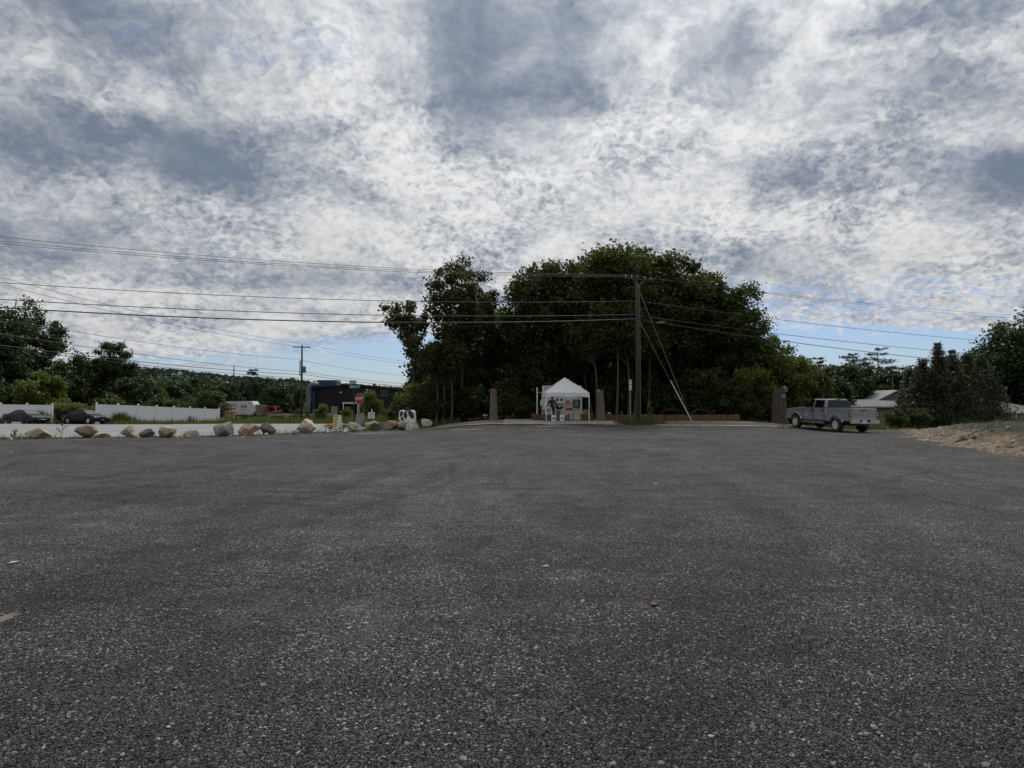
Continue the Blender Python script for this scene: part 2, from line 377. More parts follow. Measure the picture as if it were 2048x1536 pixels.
sheet('gravel_lot', lx, lambda x: -12., lambda x: lot_top(x) + jit(x), 130, GRAVEL, 0.)
sheet('road', np.arange(-90, -9.9, .6), lambda x: lot_top(x) + pw([(-90, 4.0), (-24, 3.0), (-14, 1.8), (-10, 3.5)])(x), pw([(-90, 66.5), (-45, 66.5), (-30, 64.5), (-20, 61), (-14, 57), (-12, 54), (-10, 47)]), 60, ROADM, -.035)
sheet('concrete_apron', np.arange(-.6, 7.6, .3), lambda x: lot_top(x) - .02 * x + .12 * math.sin(x * 1.7), lambda x: 53.5, 40, CONC, .012)
sheet('wood_chip_bed', np.arange(-5.4, -.58, .3), lambda x: lot_top(x) + .35, lambda x: 51., 24, LITTER, .006)
sheet('leaf_litter_bed', np.arange(9.6, 21, .3), lambda x: lot_top(x) + 1.9 + .3 * math.sin(x * 1.9), lambda x: 56., 30, LITTER, .006)
sheet('forest_floor', np.arange(-12, 40, 1.), lambda x: 50. if x < 8 else 51., lambda x: 90., 40, pm('leaf_mould', (.045, .034, .024), (.03, .026, .018), 1.5, .95, bump=.7, bscale=12), -.03)
# pale concrete edging along the lot and the worn painted edge line
sheet('edging_strip', np.arange(-6.2, 6.8, .25), lambda x: lot_top(x) + .02 + .05 * math.sin(x * 3), lambda x: lot_top(x) + .26 + .06 * math.sin(x * 4.1), 3, CONC, .055)
LINE = pm('worn_line_paint', (.40, .39, .36), (.16, .155, .15), 2.2, .9, lo=.4, hi=.62)
sheet('painted_line', np.arange(9.6, 20.5, .25), lambda x: lot_top(x) - .12, lambda x: lot_top(x) + .1, 3, LINE, .006)
sheet('drive_strip', np.arange(9.2, 22, .4), lambda x: lot_top(x) - .3, lambda x: lot_top(x) + 2.4, 8, pm('driveway_asphalt', (.085, .085, .085), (.055, .055, .056), 2, .9, bump=.3, bscale=30), .002)
# pale crushed patches in the lot
for nm, px, py, wx, wy in (('dust_patch', 745, 867, 1.6, 1.0), ('dust_patch', 930, 859, 1.5, .5), ('dust_patch', 1335, 868, .9, .6), ('dust_patch', 8, 1240, .10, .16), ('dust_patch', 1100, 853, 2.2, .4)):
    q = onground(px, py); nn = 26
    ang = np.linspace(0, 2 * np.pi, nn, endpoint=False); rr = rng.uniform(.45, 1.0, nn)
    V = np.stack([q.x + wx * rr * np.cos(ang), q.y + wy * rr * np.sin(ang)], -1); V = np.concatenate([V, (G(V[:, 0], V[:, 1]) + .005)[:, None]], 1)
    V = np.concatenate([V, [[q.x, q.y, g(q.x, q.y) + .012]]]); F = np.stack([np.arange(nn), (np.arange(nn) + 1) % nn, np.full(nn, nn)], -1)
    tag(np_mesh(nm, V, F, pm('pale_fines', (.19, .17, .14), (.07, .065, .06), 7, .95, bump=.6, bscale=50)), kind='structure')

# stones on the lot: instanced on points, one object for each shade
def stones(name, pts, size, mt, seed):
    n = len(pts); me = bpy.data.meshes.new(name); me.vertices.add(n); me.vertices.foreach_set('co', pts.astype(np.float32).ravel())
    r_ = np.random.default_rng(seed)
    sc3 = size[:, None] * r_.uniform(.6, 1.25, (n, 3)) * np.array([1, 1, .62]); rot = np.stack([r_.normal(0, .35, n), r_.normal(0, .35, n), r_.uniform(0, 6.28, n)], -1)
    for nm, ty, dat in (('s3', 'FLOAT_VECTOR', sc3), ('r3', 'FLOAT_VECTOR', rot)):
        a = me.attributes.new(nm, ty, 'POINT'); a.data.foreach_set('vector', dat.astype(np.float32).ravel())
    a = me.attributes.new('shade', 'FLOAT', 'POINT'); a.data.foreach_set('value', (r_.random(n) ** 1.8).astype(np.float32))
    o = link(name, me); ng = bpy.data.node_groups.new(name, 'GeometryNodeTree')
    ng.interface.new_socket('Geometry', in_out='INPUT', socket_type='NodeSocketGeometry'); ng.interface.new_socket('Geometry', in_out='OUTPUT', socket_type='NodeSocketGeometry')
    nn, ll = ng.nodes, ng.links; gi = nn.new('NodeGroupInput'); go = nn.new('NodeGroupOutput')
    ico = nn.new('GeometryNodeMeshIcoSphere'); ico.inputs['Radius'].default_value = .5; ico.inputs['Subdivisions'].default_value = 1 if n > 50000 else 2
    sp = nn.new('GeometryNodeSetPosition'); nz = nn.new('ShaderNodeTexNoise'); nz.inputs['Scale'].default_value = 2.3 + .4 * seed; nz.inputs['Detail'].default_value = 2
    su = nn.new('ShaderNodeVectorMath'); su.operation = 'SUBTRACT'; su.inputs[1].default_value = (.5, .5, .5); ll.new(nz.outputs[1], su.inputs[0])
    sl = nn.new('ShaderNodeVectorMath'); sl.operation = 'SCALE'; sl.inputs[3].default_value = .8; ll.new(su.outputs[0], sl.inputs[0])
    ll.new(ico.outputs[0], sp.inputs['Geometry']); ll.new(sl.outputs[0], sp.inputs['Offset'])
    smt = nn.new('GeometryNodeSetMaterial'); smt.inputs['Material'].default_value = mt; ll.new(sp.outputs[0], smt.inputs[0])
    ip = nn.new('GeometryNodeInstanceOnPoints'); ll.new(gi.outputs[0], ip.inputs['Points']); ll.new(smt.outputs[0], ip.inputs['Instance'])
    for nm, sock in (('s3', 'Scale'), ('r3', 'Rotation')):
        na = nn.new('GeometryNodeInputNamedAttribute'); na.data_type = 'FLOAT_VECTOR'; na.inputs[0].default_value = nm
        if sock == 'Rotation':
            e = nn.new('FunctionNodeEulerToRotation'); ll.new(na.outputs[0], e.inputs[0]); ll.new(e.outputs[0], ip.inputs[sock])
        else: ll.new(na.outputs[0], ip.inputs[sock])
    ll.new(ip.outputs[0], go.inputs[0]); me.materials.append(mt)
    md = o.modifiers.new('scatter', 'NODES'); md.node_group = ng
    return tag(o, kind='stuff')
def stonemat(name, c1, c2):
    mt = bpy.data.materials.new(name); mt.use_nodes = True; k = N(mt.node_tree); b = k.n['Principled BSDF']
    a = k.new('ShaderNodeAttribute', attribute_name='shade', attribute_type='INSTANCER')
    k.set(b.inputs['Base Color'], k.mix(a.outputs['Fac'], c1, c2)); b.inputs['Roughness'].default_value = .85; b.inputs['Specular IOR Level'].default_value = .15; return mt
def lot_pts(n, y0, y1, pw_=-1.):
    u = rng.random(n); Yq = (y0 ** pw_ + u * (y1 ** pw_ - y0 ** pw_)) ** (1 / pw_)
    Xq = (rng.random(n) * 2 - 1) * (Yq * .80 + .5); ok = Yq < np.array([lot_top(q) for q in Xq]) - .2
    Xq, Yq = Xq[ok], Yq[ok]; ok = (Xq < 15.5); Xq, Yq = Xq[ok], Yq[ok]
    return np.stack([Xq, Yq, G(Xq, Yq)], -1)
P_ = lot_pts(150000, 2.3, 9, -1.6); stones('dark_gravel', P_ + [0, 0, .001], rng.uniform(.006, .015, len(P_)), stonemat('dark_stone', (.013, .0125, .0135), (.150, .142, .142)), 1)
P_ = lot_pts(9000, 2.3, 12, -1.6); stones('grey_gravel', P_ + [0, 0, .002], rng.uniform(.005, .011, len(P_)), stonemat('grey_stone', (.085, .083, .082), (.21, .206, .20)), 2)
P_ = lot_pts(4200, 2.3, 34, -.8); stones('pale_gravel', P_ + [0, 0, .003], rng.gamma(2.0, .0050, len(P_)).clip(.005, .034) * (1 + P_[:, 1] * .03), stonemat('pale_stone', (.18, .172, .158), (.38, .365, .335)), 3)

# ------------------------------------------------------------------ grass and weeds (uncountable)
def blades(name, X, Y, h, wd, c, spread=.5, mt=None, kind='stuff', parent=None, zf=G):
    n = len(X); a = rng.uniform(0, 6.28, n); lean = rng.uniform(0, spread, n) * h; b = rng.uniform(0, 6.28, n)
    base = np.stack([X, Y, zf(X, Y) - .08], -1); sd_ = np.stack([np.cos(a), np.sin(a), 0 * a], -1) * (wd / 2)[:, None]
    tip = base + np.stack([np.cos(b) * lean, np.sin(b) * lean, h + .08], -1); midp = (base + tip) / 2 + np.stack([-np.cos(b) * lean * .15, -np.sin(b) * lean * .15, h * .08], -1)
    V = np.stack([base - sd_, base + sd_, midp + sd_ * .75, tip, midp - sd_ * .75], 1).reshape(-1, 3); j = np.arange(n)[:, None] * 5
    F = np.concatenate([np.concatenate([j, j + 1, j + 2], 1), np.concatenate([j, j + 2, j + 4], 1), np.concatenate([j + 4, j + 2, j + 3], 1)])
    t = np.repeat(rng.uniform(.55, 1.5, (n, 1)) * (1 + rng.normal(0, .1, (n, 3))), 5, 0)
    return tag(np_mesh(name, V, F, mt or leafmat('grass_' + name, c, .3), parent, tint=t), kind=kind)
def scatter(n, xr, yr, keep=None, clump=0.):
    X = rng.uniform(*xr, n); Y = rng.uniform(*yr, n)
    if clump:
        v = np.sin(X * clump * 1.3 + 2) * np.sin(Y * clump + .7) + .5 * np.sin(X * clump * 3.1) * np.sin(Y * clump * 2.7 + 1); ok = v + rng.normal(0, .35, n) > -.1; X, Y = X[ok], Y[ok]
    if keep is not None: ok = keep(X, Y); X, Y = X[ok], Y[ok]
    return X, Y
lt = lambda X: np.array([lot_top(q) for q in X])
X, Y = scatter(42000, (-60, -9), (24, 45), lambda X, Y: (Y > lt(X) - .1) & (Y < lt(X) + 3.0), .6); blades('verge_grass', X, Y, rng.gamma(3, .055, len(X)), rng.uniform(.012, .03, len(X)), (.085, .105, .032), .7)
X, Y = scatter(46000, (-42, -4), (50, 95), lambda X, Y: Y > np.interp(X, [-45, -30, -20, -14, -12, -6], [67, 65, 61.5, 58, 52, 48.5]), .35); blades('field_grass', X, Y, rng.gamma(3, .09, len(X)), rng.uniform(.03, .07, len(X)), (.085, .115, .03), .6)
X, Y = scatter(9000, (-40, -20), (84, 108), None, .3); blades('tall_meadow_weeds', X, Y, rng.gamma(4, .16, len(X)), rng.uniform(.05, .1, len(X)), (.085, .11, .035), .4)
X, Y = scatter(5200, (6.9, 11), (44.4, 48), lambda X, Y: ((X - 8.6) / 1.9) ** 2 + ((Y - 45.6) / 1.1) ** 2 < rng.uniform(.2, 1.2, len(X))); blades('pole_grass', X, Y, rng.gamma(3, .08, len(X)), rng.uniform(.012, .03, len(X)), (.075, .095, .03), .7)
X, Y = scatter(3000, (17, 30), (42, 50), None, .5); blades('lot_corner_grass', X, Y, rng.gamma(3, .07, len(X)), rng.uniform(.02, .04, len(X)), (.08, .10, .03), .7)
# ------------------------------------------------------------------ trees
def leaf_quads(C, size, tint, flat=.35, asp=.62):
    n = len(C); nr = rng.normal(0, 1, (n, 3)); nr[:, 2] = np.abs(nr[:, 2]) + flat; nr /= np.linalg.norm(nr, axis=1)[:, None]
    u = np.cross(nr, rng.normal(0, 1, (n, 3))); u /= np.linalg.norm(u, axis=1)[:, None] + 1e-9; v = np.cross(nr, u)
    s_ = (size * rng.uniform(.6, 1.35, n))[:, None] / 2
    b = nr * s_ * .35
    V = np.stack([C - u * s_, C - v * s_ * asp + b, C + u * s_, C + v * s_ * asp + b], 1).reshape(-1, 3)
    F = np.arange(n * 4).reshape(n, 4)
    return V, F, np.repeat(tint, 4, 0)
def in_ball(n, shell=.45):
    q = rng.normal(0, 1, (n, 3)); q /= np.linalg.norm(q, axis=1)[:, None]; return q * (rng.random(n) ** shell)[:, None]
def decid(H, Rx, base, nclump=46, nleaf=300, leaf=.3, tr=.2, lean=(0, 0), hue=(1, 1, 1), crad=.26, fork=True, shape=1.0, bark=None, lm=None, fill=0):
    """returns (trunk mesh, crown mesh); origin at the foot of the trunk"""
    hz_ = (H - base) / 2; cz = base + hz_; ln = Vector((lean[0], lean[1], 0))
    def axis(z): t = z / H; return ln * t * t + Vector((math.sin(t * 5) * .12, math.cos(t * 4) * .1 - .1, 0))
    mb = MB(); zs = np.linspace(-.3, H * .86, 9); mb.path([axis(max(z, 0)) + Vector((0, 0, z)) for z in zs], [tr * (1.35 if z < 0 else 1) * (1 - .86 * max(z, 0) / H) for z in zs], 8)
    nclump = int(nclump * 2.3); nleaf = int(nleaf * .46); crad = crad * .66; q = in_ball(nclump, .40); cen = []
    for a, b, c in q:
        zz = cz + c * hz_ * .97; f = 1.0
        if shape != 1.0: t = (zz - base) / (H - base); f = max(.25, (1 - t) ** shape * 1.25 if shape > 0 else 1)
        ax = axis(zz); cen.append((ax.x + a * Rx * .92 * f, ax.y + b * Rx * .92 * f, zz))
    cen = np.array(cen)
    for j in range(min(nclump, 34)):
        e = Vector(cen[j]); z0 = max(base * .55 + .3, e.z - rng.uniform(.25, .5) * np.hypot(e.x, e.y) * 1.6 - hz_ * .25); z0 = min(z0, H * .8); s0 = axis(z0) + Vector((0, 0, z0))
        m1 = s0.lerp(e, .5) + Vector((rng.normal(0, .15), rng.normal(0, .15), -.05 * (e - s0).length)); r0 = tr * .42 * (1 - z0 / H) + .018
        mb.path([s0, m1, e], [r0, r0 * .6, .012], 5)
    cr = crad * Rx * rng.uniform(.65, 1.3, len(cen)); n = nleaf * len(cen); idx = np.repeat(np.arange(len(cen)), nleaf)
    off = np.clip(rng.normal(0, .55, (n, 3)), -1.5, 1.5) * cr[idx][:, None] * np.array([1.1, 1.1, .85]); C = cen[idx] + off
    tc = rng.uniform(.72, 1.25, len(cen))[idx] * rng.uniform(.7, 1.35, n)
    T = tc[:, None] * np.array(hue) * (1 + rng.normal(0, .07, (n, 3)))
    if fill:
        C2 = in_ball(fill, .4) * np.array([Rx, Rx, hz_]) * .95 + np.array([0, 0, cz]); C2[:, 0] += [axis(z).x for z in C2[:, 2]]; C = np.concatenate([C, C2]); T = np.concatenate([T, rng.uniform(.6, 1.2, (fill, 1)) * np.array(hue)])
    V, F, T = leaf_quads(C, leaf, T)
    t = mb.build('trunk', bark or BARK, smooth=True); me_t = t.data; bpy.data.objects.remove(t)
    o = np_mesh('crown', V, F, lm or LEAF, tint=T); me_c = o.data; bpy.data.objects.remove(o)
    return me_t, me_c
def conifer(H, Rx, base, whorls=16, arms=7, leaf=.34, tr=.2, hue=(1, 1, 1), pine=False, lm=None, dens=60):
    mb = MB(); mb.path([(0, 0, -.3), (0, 0, H * .5), (.05, 0, H * .98)], [tr * 1.2, tr * .65, .02], 8); C = []
    for i_ in range(whorls):
        t = (i_ + rng.uniform(0, .6)) / whorls; z = base + (H - base) * t
        L = Rx * ((1 - t) ** .82 + .05) * rng.uniform(.7, 1.15) if not pine else Rx * (.35 + .9 * math.sin(math.pi * min(1, t * .9 + .12))) * rng.uniform(.5, 1.1)
        for j in range(arms):
            if pine and rng.random() < .35: continue
            a = rng.uniform(0, 6.28); l = L * rng.uniform(.6, 1.1); e = Vector((math.cos(a) * l, math.sin(a) * l, z + (l * .12 if pine else l * rng.uniform(-.12, .22)))); s0 = Vector((0, 0, z - l * .1))
            mb.path([s0, e], [.02 + tr * .18 * (1 - t), .008], 4)
            m_ = max(8, int(dens * l / Rx)); u = rng.uniform(.5 if pine else .15, 1.05, m_)[:, None]
            C.append(np.array(s0)[None] * (1 - u) + np.array(e)[None] * u + rng.normal(0, 1, (m_, 3)) * np.array([.13, .13, .06 if pine else .12]) * (L * .55 + .5))
    C = np.concatenate(C); n = len(C); T = rng.uniform(.65, 1.35, (n, 1)) * np.array(hue) * (1 + rng.normal(0, .06, (n, 3)))
    V, F, T = leaf_quads(C, leaf, T, .3, .28)
    t = mb.build('trunk', BARK, smooth=True); me_t = t.data; bpy.data.objects.remove(t); o = np_mesh('crown', V, F, lm or NEEDLE, tint=T); me_c = o.data; bpy.data.objects.remove(o)
    return me_t, me_c
LEAF = leafmat('leaf_dark', (.056, .074, .025), .38)
LEAFY = leafmat('leaf_yellow_green', (.100, .128, .032), .38)
LEAFR = leafmat('leaf_maple', (.090, .060, .030), .3)
LEAFB = leafmat('leaf_far', (.046, .067, .029), .3)
NEEDLE = leafmat('needle', (.038, .062, .030), .15)
CEDAR = leafmat('cedar_needle', (.045, .056, .028), .15)
def plant(name, meshes, px, Y, label, cat='tree', group=None, rz=0., sc_=1., parts=('trunk', 'crown'), zoff=0.):
    q = gp(px, Y); t = thing(name, (q.x, q.y, q.z + zoff), label, cat, group, rz); t.scale = (sc_,) * 3 if not hasattr(sc_, '__len__') else sc_
    for nm, me in zip(parts, meshes): link(nm, me, t)
    return t
def hgt(px, py, Y): return at(px, py, Y).z - gp(px, Y).z       # height of a top seen at row py
GR = 'trees of the grove behind the tent'
# front row of the grove
plant('slender_tree', decid(hgt(800, 572, 54), 2.0, 5.0, 18, 240, .26, .12, (-1.2, 0), (1.1, 1.15, 1), .3), 829, 54, 'slender leaning tree with sparse crown at the open end of the grove', group=GR)
plant('maple_tree', decid(hgt(938, 513, 55), 3.1, 6.0, 40, 230, .27, .2, (.3, 0), (1.05, .82, .8), .25), 920, 55, 'tall maple with reddish brown top leaves beside the slender leaning tree', group=GR)
plant('maple_tree', decid(hgt(930, 620, 57), 2.5, 1.2, 34, 260, .3, .16, (0, 0), (.8, .85, .8), .27), 915, 57, 'lower dark maple filling in beneath the reddish maple top', group=GR)
T_A = decid(hgt(1085, 520, 56), 3.5, 4.2, 60, 330, .30, .24, (-.3, 0), (.9, .92, .85), .25, fill=5000)
plant('oak_tree', T_A, 1085, 56, 'dark oak standing behind the white shipping container', group=GR)
T_B = decid(hgt(1255, 492, 57), 5.6, 4.6, 110, 330, .32, .28, (0, 0), (1.05, .95, .7), .23, fill=11000)
plant('oak_tree', T_B, 1235, 57, 'tallest round topped oak directly behind the utility pole', group=GR)
plant('oak_tree', decid(hgt(1425, 552, 58), 3.3, 3.8, 44, 300, .31, .2, (.1, 0), (.95, 1., .8), .26, fill=2500), 1422, 58, 'smaller oak between the broad oak and the airy locust', group=GR)
plant('oak_tree', decid(hgt(1350, 516, 58), 4.2, 4.2, 66, 320, .31, .24, (.2, 0), (.95, .95, .8), .25, fill=6000), 1345, 58, 'broad dark oak behind the straw bale row', group=GR)
plant('locust_tree', decid(hgt(1470, 562, 57), 3.2, 3.2, 52, 260, .25, .18, (.5, 0), (1.0, 1.1, .95), .26, fill=2600), 1462, 57, 'open airy locust tree at the pickup end of the grove', group=GR)
plant('birch_tree', decid(hgt(1545, 672, 55), 2.9, 1.0, 50, 260, .26, .12, (0, 0), (.85, .85, .9), .27, lm=LEAFY), 1545, 55, 'low yellow green tree behind the big hollow stump', group=GR)
plant('birch_tree', decid(hgt(1610, 722, 57), 2.3, .6, 36, 230, .25, .1, (0, 0), (.9, .8, .8), .3, lm=LEAFY), 1606, 57, 'small yellowing tree behind the bonnet of the silver pickup', group=GR)
# second row, darker, closing the gaps
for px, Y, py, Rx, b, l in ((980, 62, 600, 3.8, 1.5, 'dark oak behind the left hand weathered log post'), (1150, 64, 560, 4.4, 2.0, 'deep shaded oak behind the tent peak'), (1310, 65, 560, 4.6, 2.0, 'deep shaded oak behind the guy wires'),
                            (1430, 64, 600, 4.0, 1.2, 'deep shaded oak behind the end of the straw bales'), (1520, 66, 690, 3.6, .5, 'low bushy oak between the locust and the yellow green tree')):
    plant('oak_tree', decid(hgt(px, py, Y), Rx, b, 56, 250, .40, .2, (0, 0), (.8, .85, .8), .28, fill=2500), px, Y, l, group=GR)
# bare pole trunks in the grove edge
for i_, (px, Y, py, bend, l) in enumerate(((1192, 52.5, 640, -.5, 'crooked thin trunk beside the right hand log post'), (1232, 52, 600, .25, 'pale straight trunk between log post and sign post'), (1256, 52.6, 640, -.2, 'pale trunk right behind the number sign post'), (1268, 53, 650, .5, 'slanting trunk just behind the utility pole'),
                                       (1295, 55, 640, .35, 'thin trunk between utility pole and guy wires'), (1170, 56, 680, -.3, 'thin trunk behind the right tent corner'), (872, 52.5, 690, .1, 'young trunk in the thicket beside the painted cow boulder'), (885, 53, 700, .2, 'forked young trunk in the thicket near the cow boulder'), (902, 52.8, 690, -.1, 'pale sapling trunk beside the left log post'))):
    H_ = hgt(px, py, Y); plant('young_tree', decid(H_, 1.0 + .12 * H_, H_ * .62, 14, 190, .26, .105, (bend, 0), (.85, .9, .8), .42, bark=BARKP), px, Y, l, group=GR)
# understorey shrubs
SH = [decid(h_, r_, .15, 26, 240, .2, .05, (0, 0), (1, 1, 1), .34, bark=BARK, lm=LEAF) for h_, r_ in ((3.2, 1.7), (2.4, 1.6), (4.2, 1.9))]
SHY = [decid(h_, r_, .1, 24, 240, .17, .04, (0, 0), (1, 1, 1), .34, lm=LEAFY) for h_, r_ in ((2.6, 1.3), (3.6, 1.6))]
US = 'shrubs along the foot of the grove'
for j, (px, Y, s_, kind, l) in enumerate(((856, 53.5, .9, 2, 'dark shrub behind the painted cow boulder'), (880, 55, 1.15, 5, 'yellow green thicket shrub between cow boulder and log post'), (935, 55, 1.0, 0, 'dark shrub left of the tall log post'), (1010, 54, .9, 0, 'dark shrub between log post and container'),
        (1040, 53, .75, 1, 'low dark shrub hugging the container door'), (1070, 56, 1.45, 2, 'tall leafy shrub rising over the container roof'), (1340, 55, 1.1, 1, 'dark shrub behind the guy wire anchor'), (1385, 54, 1.2, 0, 'shrub behind the middle straw bales'), (1430, 53.5, 1.1, 2, 'leafy shrub behind the last straw bales'),
        (1475, 53, 1.0, 1, 'shrub right after the last straw bale'), (1505, 53, 1.2, 5, 'yellowish shrub left of the big stump'), (1590, 54, 1.0, 4, 'yellowish shrub right of the big stump'), (1620, 56, 1.1, 0, 'dark shrub behind the pickup cab'), (838, 60, 1.0, 5, 'yellow green shrub at the dark building corner'), (812, 62, .7, 2, 'dark shrub in front of the dark building wall'), (1225, 56, 1.2, 2, 'shaded shrub behind the number sign'), (1285, 57, 1.3, 0, 'shaded shrub behind the utility pole'), (965, 58, 1.5, 2, 'tall shaded shrub behind the left log post'), (1120, 58, 1.6, 2, 'tall shaded shrub behind the container'), (905, 59, 1.5, 0, 'shaded shrub deep in the thicket'))):
    plant('shrub', SH[kind] if kind < 3 else SHY[kind - 4], px, Y, l, 'shrub', US, rz=j * 1.3, sc_=s_, parts=('stem', 'foliage'))
# dark belt deep in the wood
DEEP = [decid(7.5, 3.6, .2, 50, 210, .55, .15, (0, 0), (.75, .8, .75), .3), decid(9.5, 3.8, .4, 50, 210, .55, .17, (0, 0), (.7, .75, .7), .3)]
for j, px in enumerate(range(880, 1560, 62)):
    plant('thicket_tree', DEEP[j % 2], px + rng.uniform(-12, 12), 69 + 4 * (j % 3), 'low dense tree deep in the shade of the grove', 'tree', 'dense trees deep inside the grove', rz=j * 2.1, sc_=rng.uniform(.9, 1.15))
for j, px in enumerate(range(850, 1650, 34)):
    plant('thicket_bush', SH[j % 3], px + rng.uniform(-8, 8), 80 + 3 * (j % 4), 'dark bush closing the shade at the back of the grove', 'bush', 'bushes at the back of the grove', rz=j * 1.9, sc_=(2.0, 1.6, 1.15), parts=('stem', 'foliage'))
# bush by the stop sign and the verge
plant('bush', SHY[1], 746, 68, 'yellow green bush behind the stop sign', 'bush', sc_=(.72, .72, .86), parts=('stem', 'foliage'))
plant('bush', SHY[0], 782, 66, 'small bright bush beside the white lettered sign', 'bush', rz=1, sc_=.5, parts=('stem', 'foliage'))
plant('bush', SHY[0], 693, 90, 'low bush in front of the open loading door', 'bush', rz=2, sc_=.7, parts=('stem', 'foliage'))
plant('bush', SHY[1], 641, 84, 'bush in front of the white parked pickup', 'bush', rz=3, sc_=.62, parts=('stem', 'foliage'))
plant('bush', SH[1], 600, 112, 'dark bush beside the silver duct', 'bush', rz=3, sc_=.9, parts=('stem', 'foliage'))
# left background
LF = 'trees behind the white fences'
plant('oak_tree', decid(hgt(60, 602, 98), 6.0, 5.0, 44, 330, .42, .4, (0, 0), (.85, .9, .9), .25, lm=LEAFB), 42, 98, 'big broad oak behind the fence by the dark sedans', group=LF)
plant('oak_tree', decid(hgt(0, 640, 92), 5, 2.0, 50, 260, .45, .3, (0, 0), (.8, .9, .8), .28, lm=LEAFB), -25, 92, 'oak beside the big broad oak at the fence end', group=LF)
plant('poplar_tree', decid(hgt(230, 680, 102), 3.1, 2.2, 54, 280, .36, .25, (0, 0), (.85, .95, .85), .26, lm=LEAFB), 230, 102, 'upright tree standing alone above the long white fence', group=LF)
for px, Y, py, Rx, lm_, l in ((150, 100, 708, 4.2, LEAFB, 'dark round tree between the two tall trees'), (110, 94, 722, 3.6, LEAFB, 'dark tree behind the light green tree'), (185, 108, 728, 4.2, LEAFB, 'dark tree beside the upright tree'), (85, 84, 746, 2.9, LEAFY, 'light green tree above the grey sedan'), (30, 86, 765, 3.4, LEAFB, 'dark low tree behind the first fence'), (270, 100, 752, 3.6, LEAFB, 'dark tree at the foot of the upright tree')):
    plant('maple_tree', decid(hgt(px, py, Y), Rx, .3, 46, 230, .42, .2, (0, 0), (.9, .95, .9), .28, lm=lm_), px, Y, l, group=LF)
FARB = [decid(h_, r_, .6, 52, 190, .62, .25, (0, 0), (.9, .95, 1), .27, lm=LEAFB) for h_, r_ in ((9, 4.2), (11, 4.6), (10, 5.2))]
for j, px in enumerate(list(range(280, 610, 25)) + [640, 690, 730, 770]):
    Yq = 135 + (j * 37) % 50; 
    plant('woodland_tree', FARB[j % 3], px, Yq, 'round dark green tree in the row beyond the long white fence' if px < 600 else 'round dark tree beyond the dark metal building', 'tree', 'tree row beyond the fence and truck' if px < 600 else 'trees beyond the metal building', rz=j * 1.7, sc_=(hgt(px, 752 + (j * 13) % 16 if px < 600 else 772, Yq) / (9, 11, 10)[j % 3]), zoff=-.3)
plant('pine_tree', conifer(hgt(505, 738, 150), 3.0, 3, 15, 7, .6, .25, (1, 1, 1), True, dens=60), 505, 150, 'pine with a bare top poking over the tree row', 'tree')
for j, (px, Y, h_) in enumerate(((165, 82, 2.4), (130, 80, 2.6), (110, 83, 3.0), (185, 84, 2.3), (148, 84, 2.2))):
    plant('bush', SHY[j % 2], px, Y, 'leafy green bush filling the gap between the white fences', 'bush', 'bushes in the fence gap', rz=j * 1.1, sc_=(1.5, 1.5, h_ / (2.6, 3.6)[j % 2]), parts=('stem', 'foliage'))
for j, px in enumerate((10, 45, 75, 215, 250, 290, 330, 370, 410)):
    plant('hedge_bush', SH[j % 3], px, 88 + (j % 3) * 4 + (6 if px > 200 else 0), 'dark bush behind the white fence', 'bush', 'bushes behind the fences', rz=j * .9, sc_=(1.8, 1.8, 1.3), parts=('stem', 'foliage'))
# right background
RB = 'trees behind the houses'
for j, (px, Y, py, Rx, l) in enumerate(((1640, 84, 735, 3.6, 'dark tree behind the pickup roof'), (1685, 92, 730, 4.0, 'dark tree behind the grey porch roof'), (1735, 95, 735, 4.2, 'dark tree behind the gable with the aerial'), (1790, 92, 742, 3.8, 'dark tree right of the aerial'), (1600, 88, 745, 3.4, 'dark tree between grove and pickup'), (1895, 70, 722, 3.2, 'dark tree close behind the tallest cedar'), (1950, 72, 716, 3.2, 'dark tree between the cedars and the low house'), (1860, 76, 735, 3.2, 'dark tree close behind the pale tipped cedar'), (1840, 90, 735, 3.8, 'dark tree behind the cedars'))):
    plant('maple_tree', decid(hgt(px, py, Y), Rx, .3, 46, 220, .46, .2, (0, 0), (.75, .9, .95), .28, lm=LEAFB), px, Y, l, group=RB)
for px, Y, py, Rx, l in ((1635, 98, 712, 2.6, 'pine rising behind the small yellowing tree'), (1708, 104, 703, 3.2, 'ragged pine leaning over the porch roof'), (1757, 104, 696, 3.2, 'flat topped pine behind the aerial'), (1800, 100, 735, 2.4, 'low pine beside the cedars')):
    H_ = hgt(px, py, Y); plant('pine_tree', conifer(H_, Rx, H_ * .42, 11, 8, .42, .25, (1, 1, 1), True, dens=80), px, Y, l, 'tree', 'pines behind the houses')
for px, Y, py, Rx, l in ((1846, 52, 716, 2.1, 'pale tipped cedar at the pickup side of the cedar group'), (1878, 51, 684, 2.0, 'tallest pointed cedar of the group on the dirt bank'), (1905, 52, 701, 2.6, 'dark cedar right beside the tallest cedar'), (1935, 53, 706, 2.8, 'broad cedar in front of the low house'), (1965, 54, 708, 2.8, 'cedar nearest the low house roof'), (1820, 54, 742, 1.6, 'short cedar nearest the pickup tailgate')):
    H_ = hgt(px, py, Y); plant('cedar_tree', conifer(H_, Rx, .2, 26, 15, .25, .15, (1, 1, .9), False, CEDAR, 74), px, Y, l, 'tree', 'cedars on the bank')
plant('oak_tree', decid(hgt(2040, 628, 70), 5.6, 1.0, 80, 260, .36, .3, (0, 0), (.75, .9, .85), .25, lm=LEAFB), 2062, 70, 'tall dark oak towering over the low house', group=RB)
plant('oak_tree', decid(hgt(1980, 690, 84), 3.6, 1.2, 48, 240, .4, .3, (0, 0), (.75, .9, .85), .27, lm=LEAFB), 1985, 84, 'dark oak behind the low house roof', group=RB)
